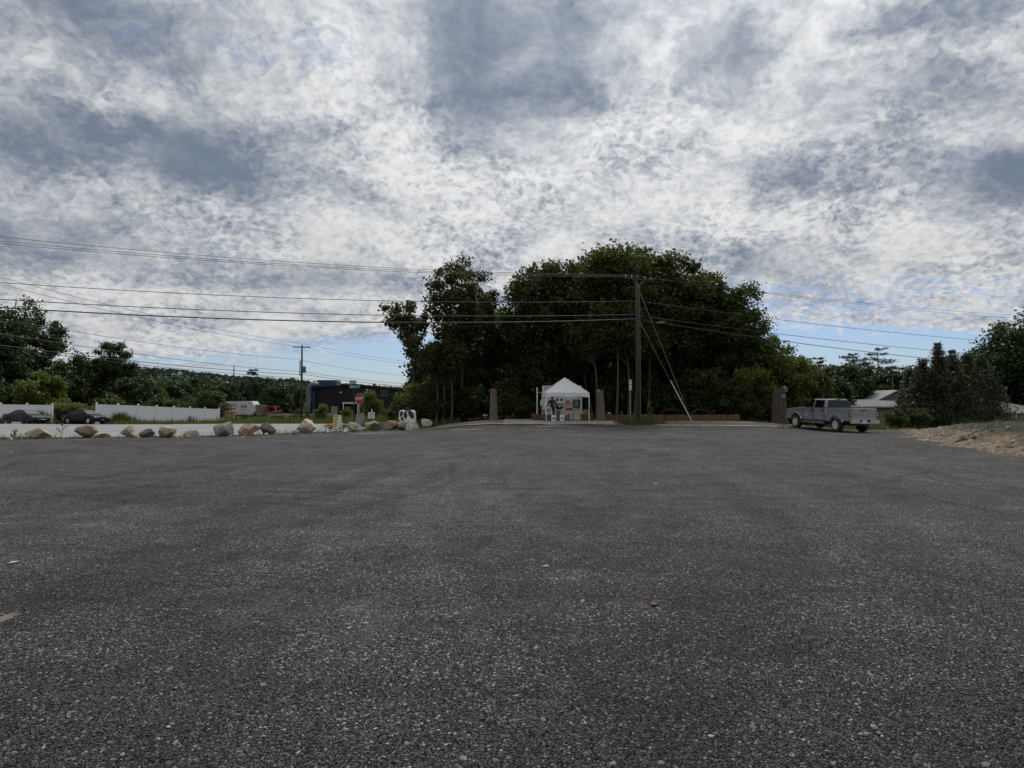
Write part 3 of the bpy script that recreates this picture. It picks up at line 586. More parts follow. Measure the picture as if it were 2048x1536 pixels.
for px, Y, l in ((2170, 66, 'dark oak beyond the far end of the low house'), (2290, 60, 'dark oak at the far end of the dirt bank')):
    plant('oak_tree', FARB[0], px, Y, l, 'tree', RB, sc_=1.1)
for j, px in enumerate((1790, 1812, 1835, 1858)):
    plant('shrub', SH[j % 3], px, 49 + j % 2, 'dark shrub at the foot of the cedars', 'shrub', 'shrubs below the cedars', rz=j, sc_=.45, parts=('stem', 'foliage'))
# far wooded ridge: one mass
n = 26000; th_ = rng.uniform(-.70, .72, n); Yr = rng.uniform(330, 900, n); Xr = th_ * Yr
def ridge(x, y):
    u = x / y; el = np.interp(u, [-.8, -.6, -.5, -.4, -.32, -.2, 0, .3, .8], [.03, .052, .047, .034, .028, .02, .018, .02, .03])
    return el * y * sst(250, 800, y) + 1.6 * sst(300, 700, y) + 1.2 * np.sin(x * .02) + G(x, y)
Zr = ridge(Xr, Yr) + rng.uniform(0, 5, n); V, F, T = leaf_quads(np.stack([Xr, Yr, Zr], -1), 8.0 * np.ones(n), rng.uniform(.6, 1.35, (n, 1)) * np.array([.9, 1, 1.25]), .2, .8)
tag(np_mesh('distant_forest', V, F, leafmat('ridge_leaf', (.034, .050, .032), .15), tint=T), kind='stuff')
xs_ = np.linspace(-.95, .95, 60); ys_ = np.linspace(250, 900, 20); U, Yg = np.meshgrid(xs_, ys_, indexing='ij'); Xg = U * Yg; i = np.arange(Xg.size).reshape(Xg.shape)
tag(np_mesh('hill', np.stack([Xg, Yg, ridge(Xg, Yg) - 1.], -1).reshape(-1, 3), np.stack([i[:-1, :-1], i[1:, :-1], i[1:, 1:], i[:-1, 1:]], -1).reshape(-1, 4), pm('hill_soil', (.03, .045, .022), (.022, .034, .018), .05, .95), smooth=True), kind='structure')
# ------------------------------------------------------------------ dirt bank on the right
def bank_h(x, y):
    xb = np.interp(y, [8, 16, 21.4, 25.8, 33, 38, 44], [17.5, 16.6, 16.3, 17.1, 19.5, 22.6, 25.5])
    dd = x - xb + .35 * np.sin(y * 1.7) + .2 * np.sin(y * 4.1 + x)
    top = np.interp(y, [8, 24, 32, 40, 44], [.98, .92, .70, .35, .05])
    h = top * sst(0, 3.4, dd) * (1 - .35 * sst(8, 20, dd))
    h = h + (sst(.1, 1.5, dd)) * (.10 * np.sin(x * 2.3 + y) * np.sin(y * 1.9) + .07 * np.sin(x * 5.1 + 2 * np.sin(y)) * np.sin(y * 4.3 + 1) + .045 * np.sin(x * 9 + y * 7) * np.sin(x * 6.1 - y * 8.3))
    return G(x, y) + h - .10 * (1 - sst(-.3, .1, dd)) + .0
def bank_material():
    mt = bpy.data.materials.new('bank_soil'); mt.use_nodes = True; k = N(mt.node_tree); b = k.n['Principled BSDF']
    pos = k.new('ShaderNodeNewGeometry').outputs['Position']; z = k.xyz(pos)[2]
    c = k.mix(k.ramp(k.noise(pos, 1.1, 6, .65), .35, .65), (.235, .175, .115), (.125, .092, .064))
    c = k.mix(k.ramp(k.noise(pos, 6, 6, .7), .5, .7), c, (.32, .255, .18))
    crest = k.m('ADD', z, k.m('MULTIPLY', k.m('SUBTRACT', k.noise(pos, .9, 5, .6), .5), 1.1))
    c = k.mix(k.ramp(crest, .34, .6), c, (.050, .048, .042))
    c = k.mix(k.ramp(k.noise(k.vm('ADD', pos, (7, 3, 1)), 1.6, 5), .58, .66, 0, .8), c, (.085, .075, .04))
    k.set(b.inputs['Base Color'], c); b.inputs['Roughness'].default_value = .95
    bn = k.new('ShaderNodeBump'); bn.inputs['Strength'].default_value = 1.; bn.inputs['Distance'].default_value = .08; k.set(bn.inputs['Height'], k.noise(pos, 9, 8, .75)); k.l.new(bn.outputs[0], b.inputs['Normal'])
    return mt
sheet('dirt_bank', np.arange(15.4, 46, .25), lambda x: 6., lambda x: 45., 170, bank_material(), 0., hfun=bank_h)
n = 4600; Yq = rng.uniform(9, 42, n); Xq = np.interp(Yq, [8, 16, 21.4, 25.8, 33, 38, 44], [17.5, 16.6, 16.3, 17.1, 19.5, 22.6, 25.5]) + rng.gamma(1.3, 1.0, n) - .75
stones('bank_stones', np.stack([Xq, Yq, bank_h(Xq, Yq)], -1), rng.gamma(1.5, .036, n).clip(.02, .34), stonemat('bank_stone', (.17, .135, .10), (.42, .38, .32)), 4)
X, Y = scatter(30000, (17, 32), (12, 42), lambda X, Y: (bank_h(X, Y) - G(X, Y) > .40) & (rng.random(len(X)) < .8), .8); blades('bank_weeds', X, Y, rng.gamma(3, .05, len(X)), rng.uniform(.01, .028, len(X)), (.070, .080, .034), .9, zf=bank_h)
mb = MB(); q = Vector((18.0, 27.2, float(bank_h(18., 27.2)) + .06)); mb.path([q, q + Vector((.7, .5, .16)), q + Vector((1.4, .8, .42))], [.045, .04, .02], 6)
tag(mb.build('branch', BARK), 'dead brown branch lying on the sandy dirt bank', 'branch')

# ------------------------------------------------------------------ boulders
def boulder(name, c, sz, seed, mt, cuts=9, rz=0., label='', group=None, rough=.1):
    r_ = random.Random(seed); bm = bmesh.new(); bmesh.ops.create_icosphere(bm, subdivisions=4, radius=1.)
    planes = [(Vector((r_.gauss(0, 1), r_.gauss(0, 1), r_.gauss(.15, .8))).normalized(), r_.uniform(.46, .82)) for _ in range(cuts + 5)]
    from mathutils import noise as mn
    off = Vector((seed * 3.7, seed * 1.3, 0))
    for v in bm.verts:
        pnt = v.co.copy()
        for nrm, dd in planes:
            e = pnt.dot(nrm) - dd
            if e > 0: pnt -= nrm * e
        pnt *= 1 + rough * mn.fractal(pnt * 1.6 + off, 1., 2., 4) + rough * .35 * mn.noise(pnt * 7 + off)
        v.co = pnt
    lo = [min(v.co[i] for v in bm.verts) for i in range(3)]; hi = [max(v.co[i] for v in bm.verts) for i in range(3)]
    for v in bm.verts: v.co = Vector([((v.co[i] - lo[i]) / (hi[i] - lo[i]) - (.5 if i < 2 else .12)) * sz[i] * (1 if i < 2 else 1.12) for i in range(3)])
    me = bpy.data.meshes.new(name); bm.to_mesh(me); bm.free(); me.materials.append(mt)
    o = link(name, me); o.location = c; o.rotation_euler[2] = rz; return tag(o, label, 'boulder', group)
def rockmat(name, a, b, c): return pm(name, a, b, 2.6, .9, bump=1., bscale=7, c3=c)
RT = rockmat('tan_rock', (.46, .37, .275), (.22, .17, .12), (.58, .52, .43)); RB_ = rockmat('brown_rock', (.31, .24, .175), (.16, .125, .09), (.42, .35, .27))
RG = rockmat('grey_rock', (.36, .335, .295), (.17, .155, .13), (.50, .47, .43)); RD = rockmat('dark_rock', (.13, .12, .112), (.07, .064, .06), (.21, .19, .17))
RR = rockmat('rust_rock', (.40, .28, .20), (.20, .135, .095), (.54, .45, .36)); RP = rockmat('pale_rock', (.52, .45, .36), (.30, .25, .19), (.60, .56, .49))
RM = rockmat('mossy_rock', (.26, .235, .16), (.16, .15, .095), (.40, .37, .30))
BG = 'boulders edging the lot'
for j, (px, py, wpx, hpx, m_, cuts, l) in enumerate((
    (62, 879, 52, 19, RT, 8, 'long flat tan boulder at the weedy end of the row'), (166, 876, 38, 23, RB_, 6, 'brown wedge shaped boulder with a sharp raised corner'), (199, 877, 28, 9, RT, 8, 'low flat tan rock beside the brown wedge'),
    (250, 877, 37, 23, RT, 6, 'tan pointed boulder between low flat rock and dark rock'), (286, 877, 32, 17, RD, 8, 'dark rock squeezed between two tan boulders'), (327, 878, 44, 23, RT, 10, 'large tan boulder beside the dark squeezed rock'), (381, 877, 32, 14, RP, 9, 'low layered pale tan rock standing alone'),
    (438, 875, 40, 28, RG, 12, 'big rounded grey boulder of the row'), (488, 873, 44, 23, RR, 9, 'rusty rough boulder next to the big grey one'), (534, 870, 32, 22, RD, 5, 'dark grey angular boulder next to the rusty one'), (608, 869, 37, 28, RP, 7, 'tall pale tan boulder standing apart'),
    (703, 865, 33, 18, RG, 6, 'flat topped grey block below the stone slab'), (743, 862, 33, 18, RM, 11, 'mossy rounded boulder below the white lettered sign'), (781, 861, 27, 17, RB_, 10, 'brown boulder left of the cow boulder, first of a touching pair'), (803, 861, 27, 17, RB_, 10, 'brown boulder against the cow boulder, second of a touching pair'), (852, 855, 25, 15, RP, 12, 'round pale boulder right of the cow boulder'))):
    q = onground(px, py - 2); s_ = FPX / q.y; wm, hm = wpx / s_, hpx / s_
    boulder('boulder', (q.x, q.y + wm * .35, g(q.x, q.y + wm * .35)), (wm, wm * .8, hm * 1.06), j + 3, m_, cuts, random.uniform(-.3, .3), l, BG, .07)
for j in range(60):
    px = rng.uniform(20, 860); q = onground(px, np.interp(px, [0, 400, 600, 860], [880, 877, 869, 856]) + rng.uniform(-2, 3)); r_ = rng.gamma(2, .022) + .025
    o = boulder('rock', (q.x, q.y, q.z), (r_ * 2.4, r_ * 2, r_ * 1.4), 50 + j % 5, (RT, RP, RG)[j % 3], 7, j, 'small loose rock lying along the boulder row', 'small rocks along the boulder row') if j < 26 else None
    if o: o['category'] = 'rock'
# cow boulder
def cow_material():
    mt = bpy.data.materials.new('cow_paint'); mt.use_nodes = True; k = N(mt.node_tree); b = k.n['Principled BSDF']
    v = k.new('ShaderNodeTexCoord').outputs['Object']; wv = k.vm('ADD', v, k.vm('SCALE', k.vm('SUBTRACT', k.noise(v, 4, 3, fac=False), (.5, .5, .5)), sc_=.10)); m_ = None
    for (x, z, rx, rz_, tilt) in ((.27, 1.10, .17, .34, .45), (-.10, 1.04, .13, .25, 0), (-.38, 1.14, .12, .2, -.3), (-.30, .64, .10, .32, .1), (-.53, .48, .08, .24, 0), (.05, 1.36, .25, .10, 0)):
        q = k.vm('SUBTRACT', wv, (x, 0, z)); vr = k.new('ShaderNodeVectorRotate', rotation_type='Y_AXIS'); k.set(vr.inputs['Vector'], q); vr.inputs['Angle'].default_value = tilt
        q = k.vm('DIVIDE', k.vm('MULTIPLY', vr.outputs[0], (1, 0, 1)), (rx, 1, rz_)); t = k.ramp(k.vm('LENGTH', q), 1.08, .94); m_ = t if m_ is None else k.m('MAXIMUM', m_, t)
    base = k.mix(k.ramp(k.noise(v, 3, 5), .4, .7), (.74, .74, .75), (.58, .58, .57))
    k.set(b.inputs['Base Color'], k.mix(m_, base, (.02, .024, .028))); b.inputs['Roughness'].default_value = .6; return mt
q = onground(812, 858); q.y += .6; bm = bmesh.new(); bmesh.ops.create_cube(bm, size=1.)
for v in bm.verts: v.co = Vector((v.co.x * 1.12 * (1.0 if v.co.z > 0 else 1.06), v.co.y * .95, (v.co.z + .5) * 1.38))
bmesh.ops.bevel(bm, geom=list(bm.edges), offset=.24, segments=5, affect='EDGES', profile=.6); bmesh.ops.subdivide_edges(bm, edges=list(bm.edges), cuts=1, use_grid_fill=True)
from mathutils import noise as mnoise
for v in bm.verts: v.co += v.co.normalized() * .03 * mnoise.noise(v.co * 3)
me = bpy.data.meshes.new('cow_boulder'); bm.to_mesh(me); bm.free(); me.materials.append(cow_material()); me.polygons.foreach_set('use_smooth', [True] * len(me.polygons))
o = link('cow_boulder', me); o.location = (q.x, q.y, g(q.x, q.y) - .1); o.rotation_euler[2] = .08; tag(o, 'upright block painted white with black cow patches beside brown boulders', 'painted boulder')
q = onground(823, 861); boulder('boulder', (q.x, q.y + .3, q.z), (.85, .6, .62), 77, rockmat('splattered_rock', (.55, .54, .52), (.22, .20, .18), (.09, .08, .07)), 6, .3, 'broken rock splashed with white paint in front of the cow block', BG, .2)
# dirt heap under the little sandwich board
q = onground(664, 857); boulder('dirt_heap', (q.x, q.y + .6, q.z), (1.7, 1.2, .34), 91, SAND, 14, 0, 'low sandy dirt heap around the yellow sandwich board', None, .16)['category'] = 'dirt heap'

# ------------------------------------------------------------------ weathered log posts
def logpost(px, pyb, Y, h, r0, r1, label, seed, hollow=False, lean=0., mt=None):
    q = gp(px, Y); t = thing('log_post', (q.x, q.y, q.z), label, 'log post'); mb = MB(); n = 18; rr = np.random.default_rng(seed); ang = np.linspace(0, 2 * np.pi, n, endpoint=False)
    fl = 1 + .10 * rr.normal(0, 1, n); zs = np.linspace(-.2, h, 10); vs = []
    for i_, z in enumerate(zs):
        tt = max(z, 0) / h; r_ = r0 + (r1 - r0) * (tt ** .55); f_ = 1 + (fl - 1) * (1.4 - .6 * tt) + rr.normal(0, .018, n)
        top = (rr.normal(0, .05 * h, n) * (1 if i_ == 9 else 0)) if hollow else 0 * ang
        vs += [(r_ * f_[j] * math.cos(a) + lean * tt, r_ * f_[j] * math.sin(a), z + (top[j] if i_ == 9 else 0)) for j, a in enumerate(ang)]
    fs = [(i_ * n + j, i_ * n + (j + 1) % n, (i_ + 1) * n + (j + 1) % n, (i_ + 1) * n + j) for i_ in range(9) for j in range(n)]
    mb.add(vs, fs); mb.build('log', mt or STUMPW, t, smooth=True)
    c = MB(); c.add([vs[9 * n + j] for j in range(n)] + [(lean, 0, h - (.3 if hollow else -.015))], [(j, (j + 1) % n, n) for j in range(n)]); c.build('cut_top', pm('cut_wood', (.30, .25, .19), (.2, .16, .12), 6, .9), t)
    for j in range(5):
        a = rr.uniform(3.6, 5.8); z = rr.uniform(.2, .95) * h; r_ = r0 + (r1 - r0) * (z / h) ** .55; kb = MB(); kb.lathe([(.055, -.05), (.05, .02), (.02, .05), (.001, .05)], 7, 'Y', (0, 0, 0)); o = kb.build('knot', RD, t); o.location = (math.cos(a) * r_ + lean * z / h, math.sin(a) * r_ * 1.0, z); o.rotation_euler = (math.pi, 0, a + R(90))
    return t
logpost(987, 842, 49.5, hgt(988, 779, 49.5), .34, .22, 'tall tapered grey log post standing left of the container', 1)
logpost(1202, 841, 48.2, hgt(1201, 781, 48.2), .33, .27, 'thick grooved log post right of the tent', 2, True, -.1)
t = logpost(1560, 851, 48, hgt(1560, 777, 48), .50, .36, 'huge split hollow tree stump left of the silver pickup', 3, True, -.06, pm('shade_tinted_stump', (.105, .088, .074), (.05, .042, .036), 3, .95, bump=.9, stretch=(5, 5, .45), c3=(.03, .025, .02)))  # darker copy of the weathered log wood: the stump's shade is in its colour
for j, (x, z) in enumerate(((.25, 2.25), (.1, 1.75))):
    o = boulder('burl', (0, 0, 0), (.32, .3, .42), 30 + j, rockmat('bleached_wood', (.22, .20, .18), (.10, .09, .08), (.16, .14, .13)), 5, 0, '', None, .35); o.parent = t; o.location = (x, -.38, z)
    del o['category']
# ------------------------------------------------------------------ container, tent and the stall
def container():
    c0 = at(1085, 800, 51.6); t = thing('shipping_container', (c0.x + 1.5, 51.6, g(3.5, 51.6)), 'small white corrugated shipping container behind the tent', 'container', rz=R(-2)); W, D, H = 2.99, 2.44, 2.6
    CW = pm('container_paint', (.62, .62, .60), (.52, .52, .50), 2, .55, bump=.05, c3=(.46, .43, .38))
    def corr(n, dep):   # corrugation outline along a length of 1
        o_ = []
        for i_ in range(n): o_ += [(i_ / n, 0), ((i_ + .3) / n, 0), ((i_ + .45) / n, dep), ((i_ + .85) / n, dep)]
        return o_ + [(1, 0)]
    mb = MB(); cs_ = corr(11, .04); pts = [(-W / 2 + u * W, dd) for u, dd in cs_]; m_ = len(pts)
    mb.add([(x, y, .12) for x, y in pts] + [(x, y, H - .1) for x, y in pts], [(i_, i_ + 1, i_ + 1 + m_, i_ + m_) for i_ in range(m_ - 1)]); mb.build('front_wall', CW, t)
    for s_ in (-1, 1):
        mb = MB(); pts = [(s_ * (W / 2 - dd), .02 + u * (D - .02)) for u, dd in corr(9, .04)]; m_ = len(pts)
        mb.add([(x, y, .12) for x, y in pts] + [(x, y, H - .1) for x, y in pts], [(i_, i_ + 1, i_ + 1 + m_, i_ + m_) for i_ in range(m_ - 1)]); mb.build('end_wall', CW, t)
    MB().box((0, D, H / 2), (W, .04, H - .1)).build('rear_wall', CW, t)
    mb = MB(); cs2 = corr(12, .03); pts = [(-W / 2 + u * W, H + dd) for u, dd in cs2]; m_ = len(pts)
    mb.add([(x, .0, z) for x, z in pts] + [(x, D, z) for x, z in pts], [(i_, i_ + 1, i_ + 1 + m_, i_ + m_) for i_ in range(m_ - 1)]); mb.build('roof', CW, t)
    MB().box((0, D / 2, .06), (W, D, .12)).build('floor_frame', CW, t); 
    for z in (.06, H - .05):
        MB().box((0, -.025, z), (W - .2, .07, .1)).build('rail', CW, t)
    for sx in (-1, 1):
        MB().box((sx * (W / 2 - .05), -.03, H / 2), (.13, .12, H)).build('corner_post', CW, t)
    # left door leaf swung open
    dl = MB().box((-W / 2 - .42, -.05 - .0, H / 2), (.10, .12, H - .25)).build('door_edge', CW, t)
    MB().box((-W / 2 - .42, .75, H / 2), (.05, 1.45, H - .28)).build('door', CW, t)
    for z in (2.1,): MB().box((-W / 2 - .2, -.02, z), (.4, .03, .05)).build('hinge', GALV, t)
    return t
CT = container(); ty = 51.55
# window, poster, chalkboard on the container wall
def wallthing(name, x0, y0, x1, y1, label, cat, Y=51.42):
    a, b = at(x0, y0, Y), at(x1, y1, Y); t = thing(name, ((a.x + b.x) / 2, Y, b.z), label, cat); return t, b.x - a.x, a.z - b.z
t, W_, H_ = wallthing('window', 1110, 795.5, 1128, 804, 'white framed two pane sliding window in the container wall', 'window')
fr = MB()
for c, s_ in (((0, 0, .03), (W_, .07, .06)), ((0, 0, H_ - .03), (W_, .07, .06)), ((-W_ / 2 + .03, 0, H_ / 2), (.06, .07, H_ - .12)), ((W_ / 2 - .03, 0, H_ / 2), (.06, .07, H_ - .12)), ((0, 0, H_ / 2), (.06, .07, H_ - .12))): fr.box(c, s_)
fr.build('frame', WHITE, t)
for sx in (-1, 1): MB().box((sx * W_ / 4, .01, H_ / 2), (W_ / 2 - .1, .02, H_ - .12)).build('pane', GLASSD, t)
MB().box((0, -.06, -.05), (W_ + .15, .14, .04)).build('sill', WHITE, t)
t, W_, H_ = wallthing('poster', 1133, 800, 1139.3, 808, 'pink paper poster pinned on the white container wall', 'poster')
MB().box((0, 0, H_ / 2), (W_, .012, H_)).build('sheet', pm('pink_paper', (.75, .07, .25), (.68, .06, .22), 4, .7), t)
for z in (.75, .55, .35): MB().box((0, -.009, H_ * z), (W_ * .55, .004, .03)).build('print', pm('dark_pink_ink', (.3, .02, .1)), t)
t, W_, H_ = wallthing('chalkboard', 1146.5, 799, 1159.5, 815.5, 'black chalkboard menu hanging on the white container wall', 'chalkboard')
MB().box((0, 0, H_ / 2), (W_, .03, H_)).build('board', pm('chalkboard_black', (.018, .022, .022), (.03, .034, .034), 5, .8), t); fr = MB()
for c, s_ in (((0, -.01, .02), (W_ + .04, .05, .04)), ((0, -.01, H_ - .02), (W_ + .04, .05, .04)), ((-W_ / 2, -.01, H_ / 2), (.04, .05, H_ - .08)), ((W_ / 2, -.01, H_ / 2), (.04, .05, H_ - .08))): fr.box(c, s_)
fr.build('frame', BLACK, t)
for j in range(5): MB().box((-.02 + .02 * (j % 2), -.018, H_ * (.82 - .15 * j)), (W_ * (.6 - .08 * (j % 3)), .003, .022)).build('chalk_line', SIGNW, t)
# tent
TY = 47.0; fl, frr = at(1092, 841, TY), at(1179, 841, TY); rl, rrr = at(1083.5, 841, TY + 3.0), at(1164, 841, TY + 3.0); gz = g(4, 48.5)
tent = thing('canopy_tent', ((fl.x + frr.x + rl.x + rrr.x) / 4, TY + 1.5, gz), 'white pop up canopy tent on four thin legs over the stall', 'tent')
TC = tent.location; corners = [Vector((q.x, q.y, 0)) - Vector((TC.x, TC.y, 0)) for q in (fl, frr, rrr, rl)]
FAB = pm('tent_fabric', (.84, .86, .89), (.80, .82, .85), 2, .65, bump=.35, bscale=4); 
fn = N(FAB.node_tree); fb = FAB.node_tree.nodes['Principled BSDF']; ft = fn.new('ShaderNodeBsdfTranslucent'); ft.inputs[0].default_value = (.80, .82, .86, 1); fm_ = fn.new('ShaderNodeMixShader'); fm_.inputs[0].default_value = .35
fn.l.new(fb.outputs[0], fm_.inputs[1]); fn.l.new(ft.outputs[0], fm_.inputs[2]); fn.l.new(fm_.outputs[0], FAB.node_tree.nodes['Material Output'].inputs[0])
EZ = 2.0; PZ = at(1130, 761, TY + 1.5).z - gz; VZ = 1.62
nt = 14; vs = []; idx = {}
for a in range(nt + 1):
    for b in range(nt + 1):
        u, v = a / nt, b / nt; q = corners[0] * (1 - u) * (1 - v) + corners[1] * u * (1 - v) + corners[2] * u * v + corners[3] * (1 - u) * v
        m_ = max(abs(u - .5), abs(v - .5)) * 2; ridge_ = 1 - abs(abs(u - .5) - abs(v - .5)) * 2
        h = 1 - m_; hh = (h / .62) * .86 * (.55 if h < .12 else 1) if False else (1.5 * h * .5 + .5 * (h ** .85)) ; sag = -.09 * math.sin(math.pi * min(1, m_)) * (1 - ridge_ ** 2)
        idx[a, b] = len(vs); vs.append(Vector((q.x, q.y, EZ + (PZ - EZ) * hh + sag + .022 * math.sin(u * 17 + 3 * v) * math.sin(v * 13 - 2 * u))))
MBc = MB(); MBc.add(vs, [(idx[a, b], idx[a + 1, b], idx[a + 1, b + 1], idx[a, b + 1]) for a in range(nt) for b in range(nt)]); canopy = MBc.build('canopy', FAB, tent, smooth=True)
for i_ in range(4):
    A, B = corners[i_], corners[(i_ + 1) % 4]; m_ = 24; up, lo_ = [], []; nr = (B - A).cross(Vector((0, 0, 1))).normalized()
    for j in range(m_ + 1):
        q = A.lerp(B, j / m_); up.append(q + Vector((0, 0, EZ + .003)) + nr * .003); lo_.append(q + nr * (.03 + .012 * math.sin(j * 1.3)) + Vector((0, 0, VZ + .05 + .05 * abs(math.sin(j / m_ * math.pi * 2)))))
    mb = MB(); mb.add(up + lo_, [(j, j + 1, j + 1 + m_ + 1, j + m_ + 1) for j in range(m_)]); mb.build('valance', FAB, tent, smooth=True)
for i_, c in enumerate(corners):
    mb = MB(); mb.path([(c.x * .985, c.y * .985, 0), (c.x * .985, c.y * .985, 1.0)], .026, 6); mb.path([(c.x * .985, c.y * .985, .95), (c.x * .985, c.y * .985, 1.98)], .034, 6); o = mb.build('leg', PAINTW, tent)
    f_ = MB(); f_.box((c.x * .985, c.y * .985, .012), (.12, .12, .024)); f_.build('foot', GALV, o)
cu = MB(); A, B = corners[3], corners[0]; m_ = 14; r0_, r1_ = [], []
for j in range(m_ + 1):
    q = A.lerp(B, .04 + .75 * j / m_) + Vector((.05 * math.sin(j * 1.9), 0, 0)); r0_.append(q + Vector((.06, 0, 1.68))); r1_.append(q + Vector((.06 + .05 * math.sin(j * 2.3), 0, 1.25 - .55 * math.sin(j / m_ * math.pi) + .12 * math.sin(j * 1.3))))
cu.add(r0_ + r1_, [(j, j + 1, j + m_ + 2, j + m_ + 1) for j in range(m_)]); cu.build('side_curtain', FAB, tent, smooth=True)
tm = MB()
for i_ in range(4):
    A, B = corners[i_] * .98, corners[(i_ + 1) % 4] * .98; M_ = A.lerp(B, .5)
    for P0, P1 in ((A, M_), (M_, B)):
        tm.path([P0 + Vector((0, 0, 1.92)), P1 + Vector((0, 0, 1.68))], .012, 4); tm.path([P0 + Vector((0, 0, 1.68)), P1 + Vector((0, 0, 1.92))], .012, 4)
tm.build('truss', GALV, tent)
for c in corners:
    mb = MB(); mb.path([(c.x * .97, c.y * .97, 1.95), (c.x * .4, c.y * .4, 2.1), (0, 0, PZ - .05)], .013, 4); mb.build('rafter', GALV, tent)
# stall goods under the tent
def gz_(x, y): return g(x, y) + .014
def lp(px, py, Y):
    q = at(px, py, Y); return q
q = lp(1130, 822, 49.7); t = thing('folding_table', (q.x, 49.7, gz_(q.x, 49.7)), 'folding table with yellow and white cloth under the tent', 'table')
MB().box((0, 0, .74), (1.5, .7, .04)).build('tabletop', pm('table_grey', (.3, .3, .29)), t)
for sx in (-1, 1): mb = MB(); mb.path([(sx * .6, 0, .72), (sx * .6, 0, .04)], .025, 6); mb.path([(sx * .6, -.3, .02), (sx * .6, .3, .02)], .02, 6); mb.build('leg', BLACK, t)
def cloth(name, x0, x1, c, parent, drop, mt):
    mb = MB(); n = 20; y0, y1 = -.37, .37; up = [(x0 + (x1 - x0) * j / n, y0, .768) for j in range(n + 1)]; lo_ = [(x0 + (x1 - x0) * j / n, y0 - .02 - .012 * math.sin(j * 2.1), .768 - drop * (1 + .2 * math.sin(j * .9))) for j in range(n + 1)]; bk = [(x0 + (x1 - x0) * j / n, y1, .768) for j in range(n + 1)]
    mb.add(bk + up + lo_, [(j, j + 1, j + n + 2, j + n + 1) for j in range(n)] + [(n + 1 + j, n + 2 + j, 2 * n + 3 + j, 2 * n + 2 + j) for j in range(n)]); return mb.build(name, mt, parent)
cloth('cloth', -.1, .74, 0, t, .10, pm('yellow_cloth', (.62, .36, .03), (.45, .24, .02), 9, .8)); cloth('cloth', -.74, -.1, 0, t, .06, pm('white_cloth', (.6, .6, .58)))
def onTable(name, dx, dy, label, cat): return thing(name, (q.x + dx, 49.7 + dy, gz_(q.x, 49.7) + .77), label, cat)
t = onTable('produce_bag', -.45, 0, 'dark bag of goods heaped on the white table cloth', 'bag'); o = boulder('bag_body', (0, 0, 0), (.65, .45, .28), 40, pm('dark_bag', (.03, .04, .035), (.05, .06, .05), 6, .6), 6, 0, '', None, .2); o.parent = t; del o['category']
MB().box((.02, -.2, .22), (.16, .03, .06)).build('label', SIGNW, t)
for j, (dx, c) in enumerate(((.2, (.06, .03, .02)), (.42, (.05, .035, .02)))):
    t = onTable('produce_tray', dx, 0, ('dark shallow tray beside the dark bag on the table', 'dark shallow tray at the far end of the table')[j], 'tray'); mb = MB(); mb.box((0, 0, .015), (.26, .36, .02))
    for s_ in (-1, 1): mb.box((s_ * .125, 0, .05), (.012, .36, .08)); mb.box((0, s_ * .175, .05), (.238, .012, .08))
    mb.build('tray', pm('tray_brown', c), t); 
    for a in range(6): o = boulder('vegetable', (0, 0, 0), (.1, .1, .09), 60 + a, pm('squash', (.10, .05, .015), (.05, .05, .015)), 4, 0, '', None, .05); o.parent = t; o.location = (-.06 + .12 * (a % 2), -.11 + .11 * (a // 2), .03); del o['category']
# yellow flowers
qf = lp(1117, 815, 50.4); t = thing('flower_bucket', (qf.x, 50.4, gz_(qf.x, 50.4)), 'bucket of yellow flowers under the container window', 'flowers')
mb = MB(); mb.lathe([(.13, 0), (.16, .34), (.145, .34), (.12, .04)], 14); mb.build('bucket', GALV, t); st = MB(); fm = []
for j in range(34):
    a, r_ = rng.uniform(0, 6.28), rng.uniform(.02, .34); tip = Vector((math.cos(a) * r_, math.sin(a) * r_, .78 + rng.uniform(0, .34))); st.path([(math.cos(a) * .05, math.sin(a) * .05, .2), tip], .006, 4); fm.append(tip)
st.build('stems', pm('stem_green', (.05, .10, .03)), t)
C_ = np.repeat(np.array([tuple(x) for x in fm]), 8, 0) + rng.normal(0, .03, (34 * 8, 3)); V, F, T = leaf_quads(C_, .09 * np.ones(len(C_)), rng.uniform(.8, 1.2, (len(C_), 3))); np_mesh('petals', V, F, leafmat('petal_yellow', (.72, .50, .02), .3), t, tint=T)
# buckets and boxes
def bucket(px, Y, label, mark):
    q = gp(px, Y); t = thing('white_bucket', (q.x, Y, gz_(q.x, Y)), label, 'bucket'); mb = MB(); mb.lathe([(.135, 0), (.155, .37), (.165, .37), (.165, .41), (.15, .41), (.13, .03)], 18); mb.build('pail', WHITE, t, smooth=False)
    mb = MB(); mb.lathe([(.001, 0), (.155, 0), (.155, .02), (.001, .02)], 18, 'Z', (0, 0, .39)); mb.build('lid', WHITE, t); n = 6
    mb = MB(); mb.add([(.155 * math.sin(a), -.157 * math.cos(a), z) for z in (.1, .28) for a in np.linspace(-.6, .6, n)], [(j, j + 1, j + 1 + n, j + n) for j in range(n - 1)]); mb.build('mark', pm('mark_' + mark, (.12, .16, .2) if mark == 'blue' else (.3, .28, .38)), t)
    mb = MB(); mb.path([(.165 * math.cos(a), 0 - .02, .40 - .13 * math.sin(a)) for a in np.linspace(0, math.pi, 9)], .005, 4); mb.build('handle', GALV, t)
bucket(1107, 47.6, 'white bucket with blue grey mark beside the person', 'blue'); bucket(1124, 47.7, 'white bucket with pale lilac mark below the table', 'lilac')
qa = gp(1096.5, 48.4); t = thing('picture_board', (qa.x, 48.4, gz_(qa.x, 48.4) + .46), 'white framed picture board standing on a straw bale', 'picture board'); MB().box((0, 0, .24), (.46, .04, .48), Matrix.Rotation(-.12, 3, 'X')).build('board', SIGNW, t)
